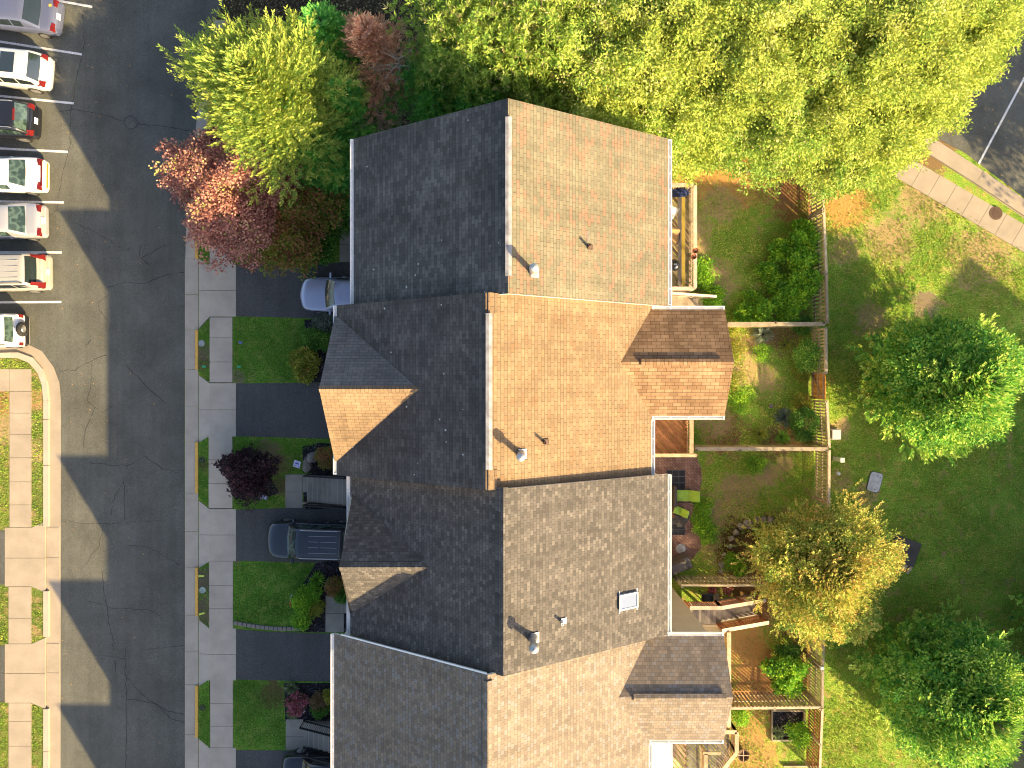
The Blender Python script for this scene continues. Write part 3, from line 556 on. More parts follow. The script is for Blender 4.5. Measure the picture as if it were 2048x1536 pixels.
    if doors:
        # garage door, front door, windows on the street side
        gy = (y0+y1)/2+(.9 if doors == 'n' else -.9); dx = X0-.03
        q = MB(); q.box(dx-.02, dx+.05, gy-1.3, gy+1.3, .12, 2.3)
        for k in range(4): q.box(dx-.035, dx-.015, gy-1.25, gy+1.25, .16+k*.54, .62+k*.54)
        q.build('garage_door', 'white_paint', t)
        ey = (y0+y1)/2-(1.9 if doors == 'n' else -1.9); q = MB(); q.box(dx-.02, dx+.05, ey-.5, ey+.5, 1.3, 3.45); q.box(dx-.035, dx-.015, ey-.3, ey+.3, 1.5, 2.2); q.box(dx-.035, dx-.015, ey-.3, ey+.3, 2.4, 3.2)
        d = q.build('front_door', 'black_plastic', t)
        for zz in (4.6, 7.3):
            for yy in (y0+1.6, (y0+y1)/2, y1-1.6): window(t, X0-.02, yy, zz, 1.0, 1.5, -1)
        for zz in (3.0, 5.4, 7.7):
            if not bump: window(t, X1, (y0+y1)/2+1.4, zz, 1.2, 1.3, 1); window(t, X1, (y0+y1)/2-1.4, zz, 1.2, 1.3, 1)
    t['_x'] = 0; del t['_x']
    return t, se
def vent(t, px, py, z, h, r, kind, dirv=(0, 0)):
    p = P(px, py, z); x, y = p.x, p.y
    q = MB()
    if kind == 'cap':
        q.lathe(x, y, [(r*1.9, z-.18), (r*1.5, z+.1), (r, z+.2), (r, z+h*.72)], 18); o = q.build('vent_pipe', 'vent_metal', t, smooth=True)
        q = MB(); q.lathe(x, y, [(r*.8, z+h*.70), (r*1.55, z+h*.74), (r*1.55, z+h*.92), (r*1.3, z+h), (.01, z+h*1.08)], 18); q.build('vent_cap', 'vent_metal', o, smooth=False)
    elif kind == 'white':
        q.lathe(x, y, [(r*2.1, z-.2), (r*1.1, z+.35), (r*.95, z+h*.8)], 18); o = q.build('vent_pipe', 'vent_metal', t, smooth=True)
        q = MB(); q.lathe(x, y, [(r*.95, z+h*.78), (r*1.75, z+h*.84), (r*1.7, z+h*.95), (r*1.1, z+h*1.06), (.01, z+h*1.1)], 20); q.build('vent_cap', 'vent_metal', o, smooth=True)
    else:
        q.lathe(x, y, [(r*2, z-.12), (r*1.1, z+.08), (r, z+h), (r*.6, z+h), (r*.6, z+h-.1), (.005, z+h-.1)], 14); o = q.build('vent_pipe', 'rust_metal' if kind == 'dark' else 'white_paint', t, smooth=False)
    return o
def flashing(t, px, py, z, w, h, se, mat):
    p = P(px, py, z); q = MB(); q.add([(p.x-w/2, p.y-h/2, z+.5*w*se), (p.x+w/2, p.y-h/2, z-.5*w*se), (p.x+w/2, p.y+h/2, z-.5*w*se), (p.x-w/2, p.y+h/2, z+.5*w*se)], [(0, 1, 2, 3)]); q.add([(v[0], v[1], v[2]-.02) for v in q.v[:4]], [(3, 2, 1, 0)]); q.build('flashing', mat, t)

Y12, Y23, Y34, Y45 = 3.15, -3.66, -10.2, -16.9
h1, se1 = townhouse('end townhouse at the top with near-black front roof slope and pale green-and-salmon rear slope', Y12, 9.97, -6.44, -.14, 6.36, 'shingle_green_dark', 'shingle_green', wall='siding_tan', ridge=(3.75, 9.3, 'metal'), doors='s')
h2, se2 = townhouse('townhouse second from the top with orange-tan shingles, a front gable and gabled rear wing', Y23, Y12, -7.13, -.82, 5.67, 'shingle_tan_dark', 'shingle_tan', wall='siding_beige', ridge=(-2.98, 2.46, 'metal'), gable=(-.19, 2.75, 11.45, -7.2), bump=(-1.30, 3.03, 8.64, 9.95, 'shingle_tan_worn'), gm='shingle_tan_gable', doors='s', ex=.05)
h3, se3 = townhouse('townhouse third from the top with mottled charcoal-brown shingles, a skylight and small front gable', Y34, Y23, -6.58, -.30, 6.34, 'shingle_brown', 'shingle_brown', wall='siding_beige', ridge=(-9.55, -3.6, 'shingle'), gable=(-6.87, -4.4, 11.3, -6.47), doors='s', cap='wide')
h4, se4 = townhouse('bottom townhouse with light sandy-grey shingles, plain front slope and gabled rear wing', Y45, Y34, -7.23, -.85, 5.57, 'shingle_light', 'shingle_light', wall='siding_white', ridge=(Y45+.2, -10.35, 'shingle'), bump=(-14.47, -10.24, 8.6, 9.95, 'shingle_light'), doors='s', cap='wide', ex=.05, bwall='siding_beige')
# rest of the row, beyond the lower edge of the photograph: it casts the stepped shadow on the road
yy = Y45
for k, (xw_, gb) in enumerate(((-6.6, True), (-7.1, True), (-6.6, True), (-7.1, False))):
    y_ = yy-6.65; r_ = xw_+6.3
    townhouse(('fifth', 'sixth', 'seventh', 'eighth')[k]+' townhouse of the row counted from the top, beyond the lower edge', y_, yy, xw_, r_, r_+6.5, 'shingle_brown', 'shingle_brown', gable=((y_+3.5, y_+3.5+2.45, 11.35, xw_+.1) if gb else None), ridge=(y_+.6, yy-.6, 'metal'), doors='s'); yy = y_
# shingle caps over the uncovered ends of unit two's ridge
q = MB()
for (a, b) in ((2.48, 3.19), (-3.70, -3.0)):
    slope(q, [(-.82-.10, a, 13.2-.02), (-.82-.10, b, 13.2-.02), (-.82+.30, b, 13.2-.14), (-.82+.30, a, 13.2-.14)], (0, 1, 0), 0, 0, .03)
q.build('ridge_cap', 'shingle_tan', h2)
# roof vents and skylight
def zE(xr, se, px):                      # height of an east slope under picture column px
    a = px-1024; X = 0
    for _ in range(30): z = HR-(X-xr)*se; X = a*(CH-z)/F
    return HR-(X-xr)*se
for (t, xr, se, px, py, h, r, k) in ((h1, -.14, se1, 1066, 545, 1.15, .105, 'cap'), (h1, -.14, se1, 1177, 494, .45, .05, 'dark'), (h2, -.82, se2, 1041, 908, 1.15, .105, 'cap'), (h2, -.82, se2, 1089, 884,   .45, .05, 'dark'), (h3, -.30, se3, 1066, 1276, 1.1, .105, 'white'), (h3, -.30, se3, 1124, 1242, .36, .05, 'white_pipe')):
    z = zE(xr, se, px); vent(t, px, py, z, h, r, k)
    flashing(t, px+4, py, z+.01, .3 if r > .1 else .2, .36 if r > .1 else .2, se, 'vent_metal' if r > .1 else ('rust_metal' if k == 'dark' else 'white_paint'))
flashing(h1, 1176, 474, zE(-.14, se1, 1176)+.012, .09, .42, se1, 'grey_wood')
z = zE(-.30, se3, 1257); p = P(1257, 1201, z); q = MB(); w, h = .40, .30
def sk(dx0, dx1, dy0, dy1, z0, z1):
    vs = []
    for zz in (z0, z1):
        for (a, b) in ((dx0, dy0), (dx1, dy0), (dx1, dy1), (dx0, dy1)): vs.append((p.x+a, p.y+b, z-a*se3+zz))
    return vs
for r_ in ((-w, w, -h, -h+.05), (-w, w, h-.05, h), (-w, -w+.05, -h+.05, h-.05), (w-.05, w, -h+.05, h-.05)):
    v = sk(*r_, -.05, .14); q.hexa(v[:4], v[4:])
s_ = q.build('skylight', 'white_paint', h3); q = MB(); v = sk(-w+.05, w-.05, -h+.05, h-.05, 0, .11); q.hexa(v[:4], v[4:]); q.build('pane', 'skylight_glass', s_)
q = MB()
for dx in (-w, w-.03):
    v = sk(dx-.01, dx+.03, -h-.12, h+.12, .0, .022); q.hexa(v[:4], v[4:])
q.build('skylight_flashing', 'white_paint', h3)
# downspout of unit three next to unit four's rake
q = MB(); q.bar((-6.66, -9.9, 9.0), (-6.66, -10.13, 8.6), .08, .06); q.bar((-6.5, -10.13, 8.6), (-6.5, -10.13, .2), .08, .06); q.build('downspout', 'white_paint', h3)
q = MB()    # metal step flashing and white rake board where unit four rises above unit three
for k in range(7):
    x0 = -6.9+k*.86; z0 = HR-(-.85-x0)*(4.1/6.38); q.hexa([(x0, Y34+.055, z0-.16), (x0+.86, Y34+.055, z0-.16+.553), (x0+.86, Y34+.075, z0-.16+.553), (x0, Y34+.075, z0-.16)], [(x0, Y34+.055, z0+.0), (x0+.86, Y34+.055, z0+.553), (x0+.86, Y34+.11, z0+.553), (x0, Y34+.11, z0+.0)])
q.build('rake_board', 'white_paint', h4)
# grey house block to the south-east (its corner shows under the dark green tree); it shades the common lawn
def east_block():
    mid = Vector((34.5, -17.5, 0)); d = Vector((.6, .8, 0)); n = Vector((-.8, .6, 0))
    for k in range(3):
        t = thing('townhouse', ('grey-sided townhouse at the near end of the block past the lower right corner', 'grey-sided townhouse in the middle of the block past the lower right corner', 'grey-sided townhouse at the far end of the block past the lower right corner')[k], 'house')
        a0 = -9.5+k*6.9; hk = 10.9; b0 = a0+6.88; q = MB(); W_ = 6.0
        c = lambda s, w, z: mid+d*s+n*w+Vector((0, 0, z))
        sec = [(-W_, 0), (W_, 0), (W_, 7.6), (0, 10.5), (-W_, 7.6)]
        vs = [c(a0, w, z) for w, z in sec]+[c(b0, w, z) for w, z in sec]
        q.add(vs, [(4, 3, 2, 1, 0), (5, 6, 7, 8, 9), (0, 1, 6, 5), (1, 2, 7, 6), (2, 3, 8, 7), (3, 4, 9, 8), (4, 0, 5, 9)]); q.build('wall', 'siding_grey', t)
        for s in (-1, 1):
            m3 = MB(); slope(m3, [c(a0-.05, 0, 10.75), c(b0+.05, 0, 10.75), c(b0+.05, s*6.4, 7.65), c(a0-.05, s*6.4, 7.65)], d, 0, 1); m3.build('roof', ['shingle_brown', 'trim_white'], t)
        for zz in (1.7, 4.2, 6.5):
            for ss in (1.7, 4.9):
                p = c(a0+ss, W_+.01, zz); f = MB(); u = d*.55; v = Vector((0, 0, .75)); o = n*.05
                for (aa, bb) in ((-u-v, u-v), (u-v, u+v), (u+v, -u+v), (-u+v, -u-v)): f.bar(p+aa+o*.5, p+bb+o*.5, .09, .09, up=n)
                fr = f.build('window', 'white_paint', t); f = MB(); f.add([p-u-v+o*.2, p+u-v+o*.2, p+u+v+o*.2, p-u+v+o*.2], [(3, 2, 1, 0)]); f.build('pane', 'window_glass', fr)
east_block()

# ---------------- stairs, railings, decks, fences ----------------
def rail(t, a, b, h=.95, cap=.14, pitch=.13, mat='rail_wood', bal=.04, post=.09, name='railing', capmat=None, lower=.12, zoff=0):
    """a railing with cap, lower rail and balusters; a and b at floor level"""
    a, b = Vector(a), Vector(b); q = MB(); up = Vector((0, 0, 1)); q.bar(a+up*h, b+up*h, cap, .04); q.bar(a+up*(h-.07), b+up*(h-.07), .04, .09); q.bar(a+up*lower, b+up*lower, .04, .08)
    L = (b-a).length; n = max(1, int(L/pitch))
    for i in range(1, n): p = a+(b-a)*(i/n); q.bar(p+up*(lower+.03), p+up*(h-.05), bal, bal, up=(0, 1, 0))
    k = max(1, round(L/1.9))
    for i in range(k+1): p = a+(b-a)*(i/k); q.bar(p-up*.1, p+up*(h-.02), post, post, up=(0, 1, 0))
    return q.build(name, mat, t)
def boards(q, x0, x1, y0, y1, z, w=.14, gap=.02, ang=0, th=.035):
    """decking boards at an angle, clipped to the rectangle"""
    d = Vector((math.cos(ang), math.sin(ang))); n = Vector((-d.y, d.x)); cs = [Vector((x, y)).dot(n) for x in (x0, x1) for y in (y0, y1)]; s = min(cs)+w/2
    while s < max(cs):
        lo, hi = -1e9, 1e9
        for (lo_, hi_, dd, nn) in ((x0, x1, d.x, n.x), (y0, y1, d.y, n.y)):
            if abs(dd) < 1e-6: continue
            ta, tb = sorted(((lo_-nn*s)/dd, (hi_-nn*s)/dd)); lo = max(lo, ta); hi = min(hi, tb)
        if abs(d.x) < 1e-6 and not (x0 <= n.x*s <= x1): hi = lo-1
        if hi-lo > .08: A = n*s+d*lo; B = n*s+d*hi; q.bar((A.x, A.y, z), (B.x, B.y, z), w, th)
        s += w+gap
def deck(t, x0, x1, y0, y1, z, mat, ang=R(45), floor='floor', w=.14, gap=.02, fr=None):
    q = MB(); boards(q, x0+.03, x1-.03, y0+.03, y1-.03, z, w, gap, ang); q.build(floor, mat, t)
    q = MB()
    for x in (x0, x1): q.box(x-.025, x+.025, y0, y1, z-.22, z-.005)
    for y in (y0, y1): q.box(x0+.03, x1-.03, y-.025, y+.025, z-.22, z-.006)
    k = int((x1-x0)/.5)
    for i in range(1, k): x = x0+(x1-x0)*i/k; q.box(x-.02, x+.02, y0+.03, y1-.03, z-.2, z-.03)
    q.build('frame', fr or mat, t)
    for x in (x0+.1, x1-.1):
        for y in (y0+.1, y1-.1): p = MB(); p.box(x-.06, x+.06, y-.06, y+.06, 0, z-.22); p.build('support_post', fr or mat, t)
def steps(t, x0, y0, y1, z0, z1, n, run, mat, sgn=1, name='steps'):
    q = MB(); dz = (z0-z1)/n
    for i in range(n):
        xa = x0+sgn*i*run; z = z0-(i+1)*dz+.0
        q.box(xa+sgn*.004, xa+sgn*(run+.02), y0, y1, z-.04, z)
    q.bar((x0, y0+.03, z0-.2), (x0+sgn*n*run, y0+.03, z1-.1), .05, .24); q.bar((x0, y1-.03, z0-.2), (x0+sgn*n*run, y1-.03, z1-.1), .05, .24)
    return q.build(name, mat, t)
# unit one's raised deck
d1 = thing('deck', 'raised weathered wooden deck with diagonal boards, bench and stairs behind the top townhouse', 'deck', (0, 0, 0))
DZ = 1.45; deck(d1, 6.0, 9.2, 4.75, 10.0, DZ, 'deck_wood', R(-50), gap=.05)
rail(d1, (9.17, 4.8, DZ), (9.17, 9.95, DZ), mat='rail_wood', cap=.18); rail(d1, (6.1, 9.97, DZ), (9.1, 9.97, DZ), mat='rail_wood', cap=.18); rail(d1, (7.9, 4.78, DZ), (9.1, 4.78, DZ), mat='rail_wood', cap=.18)
rail(d1, (6.1, 4.62, DZ), (8.0, 4.62, DZ), mat='rail_wood', cap=.12); rail(d1, (8.0, 4.55, DZ), (10.6, 4.55, .15), mat='rail_wood', cap=.12)
q = MB(); q.box(8.62, 8.78, 5.0, 9.5, DZ+.42, DZ+.46); q.build('bench_slat', 'yellow_beam', d1); q = MB(); q.box(8.42, 8.60, 5.0, 9.5, DZ+.41, DZ+.45)
for y in (5.2, 6.6, 8.0, 9.3): q.box(8.5, 8.75, y-.05, y+.05, DZ, DZ+.41)
q.build('bench', 'grey_wood', d1)
q = MB(); boards(q, 6.0, 8.0, 3.5, 4.55, DZ, .14, .012, R(90)); q.build('landing', 'tan_wood', d1); steps(d1, 8.0, 3.5, 4.55, DZ, 0, 9, .3, 'deck_wood')
# unit two's deck
d2 = thing('deck', 'small reddish-brown deck with diagonal boards beside the second rear wing', 'deck'); DZ2 = 1.6
deck(d2, 5.35, 8.95, -3.55, -1.0, DZ2, 'red_wood', R(-48), gap=.022)
rail(d2, (8.95, -3.5, DZ2), (8.95, -1.05, DZ2), mat='tan_wood', cap=.2); rail(d2, (5.4, -3.56, DZ2), (9.2, -3.56, DZ2), mat='tan_wood', cap=.17)
# unit four's deck with stairs down to the yard
d4 = thing('deck', 'wooden deck with white-capped railings and stairs beside the bottom rear wing', 'deck'); DZ4 = 1.4
deck(d4, 8.5, 10.9, -17.2, -12.38, DZ4, 'deck_wood', 0); q = MB(); boards(q, 8.3, 10.5, -12.35, -11.2, DZ4, .14, .012, R(90)); q.build('landing', 'grey_wood', d4)
steps(d4, 10.5, -12.32, -11.22, DZ4, 0, 9, .3, 'grey_wood')
rail(d4, (8.9, -11.2, DZ4), (10.5, -11.2, DZ4), cap=.16, mat='red_wood', h=.98); rail(d4, (10.5, -11.2, DZ4), (13.1, -11.2, .15), cap=.16, mat='red_wood', h=.98); rail(d4, (10.55, -12.35, DZ4), (13.2, -12.35, .15), cap=.16, mat='red_wood', h=.98)
rail(d4, (10.88, -17.2, DZ4), (10.88, -12.45, DZ4), cap=.2, mat='tan_wood')
for (a, b) in (((8.9, -11.2, DZ4+1.0), (10.5, -11.2, DZ4+1.0)), ((10.5, -11.2, DZ4+1.0), (13.15, -11.2, 1.16)), ((10.5, -12.35, DZ4+1.0), (13.3, -12.35, 1.16))):
    q = MB(); q.bar(Vector(a)+Vector((0, 0, .03)), Vector(b)+Vector((0, 0, .03)), .19, .03); q.build('rail_cap', 'rail_wood', d4)
# lower deck of the next unit, bottom edge
d5 = thing('deck', 'pale deck with lattice and beige rail caps at the bottom edge of the photo', 'deck'); DZ5 = 1.3
deck(d5, 6.6, 9.0, -21.5, -17.45, DZ5, 'tan_wood', R(-52), gap=.045); deck(d5, 9.03, 11.2, -21.5, -17.45, DZ5, 'grey_wood', R(-52), gap=.03)
rail(d5, (10.2, -17.5, DZ5), (11.3, -17.5, DZ5), cap=.2, mat='tan_wood'); rail(d5, (11.3, -17.5, DZ5), (11.3, -18.55, DZ5), cap=.2, mat='tan_wood'); rail(d5, (11.3, -18.55, DZ5), (10.4, -20.3, .6), cap=.2, mat='tan_wood')
rail(d5, (9.75, -18.6, DZ5), (9.75, -20.5, DZ5), cap=.2, mat='tan_wood')
q = MB(); q.box(9.6, 10.5, -18.65, -18.5, DZ5+.93, DZ5+.97)
for i in range(12): q.bar((6.75+i*.1, -17.6, DZ5+.5), (6.95+i*.1, -18.0, DZ5+.5), .025, .015); q.bar((6.75+i*.1, -18.0, DZ5+.515), (6.95+i*.1, -17.6, DZ5+.515), .025, .015)
q.build('lattice', 'tan_wood', d5); q = MB(); q.box(6.7, 8.3, -20.5, -18.1, DZ5+.02, DZ5+.05); q.build('deck_mat', 'trim_white', d5)

def fence(a, b, label, h=1.83, bw=.14, pitch=.2, mat='fence_wood', cap=.12, capmat='weathered_wood', side=1, group=None, rails=True):
    a = Vector((a[0], a[1], 0)); b = Vector((b[0], b[1], 0)); d = (b-a).normalized(); n = Vector((-d.y, d.x, 0))*side
    t = thing('fence', label, 'fence', tuple(a), 0, group); A = Vector((0, 0, 0)); B = b-a; L = B.length; up = Vector((0, 0, 1))
    bw = min(bw, pitch*.54); q = MB(); s = bw/2+.02
    while s < L-.03:
        p = d*s+n*.035; hh = h-.03+random.uniform(-.006, .006); q.bar(p+up*.05, p+up*hh, bw+random.uniform(-.006, .004), .02, up=(n.x, n.y, 0)); s += pitch
    q.build('pickets', mat, t)
    for z in (.35, 1.0, h-.2):
        q = MB(); q.bar(A+up*z-n*.0, B+up*z-n*.0, .04, .09); q.build('rail', mat, t)
    if cap: q = MB(); q.bar(A+up*h, B+up*h, cap, .03); q.build('cap_board', capmat, t)
    k = max(1, round(L/2.3))
    for i in range(k+1): q = MB(); p = d*(.06+(L-.12)*i/k)-n*.065; q.bar(p, p+up*(h+.015), .09, .09, up=(0, 1, 0)); q.build('post', capmat, t)
    return t
FZ = 1.83
def FP(px, py): p = P(px, py, FZ); return (p.x, p.y)
GRP = 'picket fences round the back yards'
fence(FP(1646, 300), FP(1648, 420), 'rear picket fence of the top yard, its stretch under the overhanging trees', pitch=.2, group=GRP)
fence(FP(1648, 421), FP(1653, 545), 'rear picket fence of the top yard, its stretch beside the leafy vines', pitch=.21, group=GRP)
fence(FP(1653, 546), FP(1655, 647), 'rear picket fence of the top yard, its stretch ending at the first dividing fence', pitch=.2, group=GRP)
fence(FP(1652, 655), FP(1653, 748), 'short rear picket fence beside the open orange gate, on its upper side', pitch=.17, group=GRP)
fence(FP(1654, 801), FP(1659, 896), 'rear picket fence between the orange gate and the second dividing fence', pitch=.16, group=GRP)
fence(FP(1659, 900), FP(1657, 1110), 'rear picket fence running down to the golden tree, nearest the utility pedestal', pitch=.16, group=GRP)
fence(FP(1650, 1180), FP(1646, 1338), 'rear fence under the golden tree, running down to the lamp-topped post', pitch=.17, group=GRP)
fence(FP(1646, 1340), FP(1645, 1416), 'rear fence between the lamp-topped post and the lowest dividing fence', pitch=.16, group=GRP)
fence(FP(1645, 1418), FP(1639, 1560), 'rear fence of the lowest yard with reddish pickets', pitch=.17, mat='red_wood', group=GRP)
fence(FP(1452, 648), FP(1650, 648), 'dividing fence with a broad pale cap between the top two yards', pitch=.16, cap=.2, side=-1, group=GRP)
fence(FP(1391, 898), FP(1656, 898), 'dividing fence leaving the small red deck, with a pale cap', pitch=.16, cap=.18, side=1, group=GRP)
fence(FP(1362, 1171), FP(1640, 1171), 'dividing fence of grey slats running under the golden tree from the covered grill', pitch=.2, bw=.13, cap=.1, side=1, group=GRP)
fence(FP(1457, 1417), FP(1642, 1415), 'lowest dividing fence of brown slats with a tan cap', pitch=.2, bw=.105, cap=.12, side=1, group=GRP)
fence(FP(1340, 266), FP(1640, 266), 'white-capped fence half hidden under the bright trees above the top yard', pitch=.22, bw=.15, cap=.1, side=1, mat='weathered_wood', group=GRP)
# gate
t = thing('garden_gate', 'orange-brown braced wooden gate in the rear fence', 'gate', (FP(1652, 0)[0], 0, 0))
gx = 0; y_a = FP(0, 747)[1]; y_b = FP(0, 799)[1]
q = MB(); n = 7
for i in range(n): ya = y_a+(y_b-y_a)*(i+.5)/n; q.box(-.015, .015, ya-.09, ya+.09, .1, 1.72+.08*math.sin(math.pi*(i+.5)/n))
q.build('boards', 'gate_wood', t); q = MB()
for z in (.3, .95, 1.6): q.box(-.06, -.016, y_b+.02, y_a-.02, z-.045, z+.045)
q.bar((-.05, y_a-.05, .3), (-.05, y_b+.05, 1.6), .08, .035, up=(1, 0, 0)); q.build('brace', 'tan_wood', t); q = MB(); q.box(.016, .03, y_b+.1, y_b+.2, .9, 1.1); q.build('latch', 'black_metal', t)

# front entrance stairs
def entry(label, px0, px1, py0, py1, z1, n=8):
    """concrete flight rising east toward the front door"""
    t = thing('entry_steps', label, 'steps', (0, 0, 0)); x0 = G(px0, 0)[0]; y0 = G(0, py1)[1]; y1 = G(0, py0)[1]; run = .30; q = MB()
    for i in range(n): x = x0+i*run; z = .13+(z1-.13)*(i+1)/n; q.box(x, x+run+(.015 if i < n-1 else 0), y0+.02, y1-.02, z-.17, z)
    q.box(x0+n*run, x0+n*run+1.6, y0, y1, z1-.2, z1-.004); q.build('treads', 'old_concrete', t); q = MB()
    for i in range(n): x = x0+i*run; z = .13+(z1-.13)*(i+1)/n; q.box(x-.004, x+.03, y0+.025, y1-.025, z-.03, z+.003)
    q.build('lit_edge', 'pale_concrete', t)  # pale strips added to paint the lit front edge of each tread
    q = MB(); q.box(x0+.02, x0+n*run+1.5, y0+.0, y0+.018, .0, .3); q.hexa([(x0, y0+.06, 0), (x0+n*run+1.5, y0+.06, 0), (x0+n*run+1.5, y1-.06, 0), (x0, y1-.06, 0)], [(x0+.02, y0+.06, .05), (x0+n*run+1.5, y0+.06, z1-.22), (x0+n*run+1.5, y1-.06, z1-.22), (x0+.02, y1-.06, .05)]); q.build('side_wall', 'old_concrete', t)
    for y in (y0-.03, y1+.03):
        rail(t, (x0+.05, y, .25), (x0+n*run, y, z1+.02), h=.9, cap=.045, pitch=.115, mat='black_metal', bal=.02, post=.04)
        rail(t, (x0+n*run, y, z1), (x0+n*run+1.4, y, z1), h=.9, cap=.045, pitch=.115, mat='black_metal', bal=.02, post=.04)
    return t
entry('concrete entrance stairs with black railings beside the black SUV\'s driveway', 617, 700, 948, 1003, 1.25)
entry('concrete entrance stairs with black railings at the bottom edge by the pink flowers', 610, 668, 1437, 1487, 1.3)
q = MB()
for (x0, x1, ys) in ((572, 607, [948, 983, 1015]), (652, 689, [1190, 1225, 1263]), (573, 608, [1436, 1471, 1497]), (680, 706, [455, 490, 525])): slabs(q, x0, x1, ys, .1, .14)
slabs(q, 607, 617, [948, 984], .1, .14); slabs(q, 689, 706, [1190, 1225], .1, .14); struct('front_walk', q, 'old_concrete')
q = MB()  # low wall beside the first driveway stairs
a = Vector(G(608, 1004)+(0,)); 
q.bar(a+Vector((0, 0, .25)), a+Vector((2.6, -.16, .25)), .07, .35); single('low_wall', q, 'weathered_wood', 'thin pale retaining edge between the entrance stairs and the black SUV', 'wall')
q = MB(); a = Vector(G(611, 1497)+(0,)); q.bar(a+Vector((0, 0, .25)), a+Vector((1.75, -.85, .25)), .07, .4); single('low_wall', q, 'weathered_wood', 'thin pale retaining edge angled beside the bottom entrance stairs', 'wall')
# block edging of the lower front lawn
edge_t = thing('stone_edging', 'curved row of pale edging blocks along the lower driveway', 'edging'); n = 15
for i in range(n):
    u = i/(n-1); px = 474+u*124; py = 1244+11*math.sin(u*1.9)/math.sin(1.9)*1.0; x, y = G(px, py); q = MB(); q.box(-.105, .105, -.10, .10, 0, .11); o = q.build('block', 'stone', edge_t, bevel=.015); o.location = (x, y, .1); o.rotation_euler = (0, 0, random.uniform(-.08, .08)-.25*(1-u))

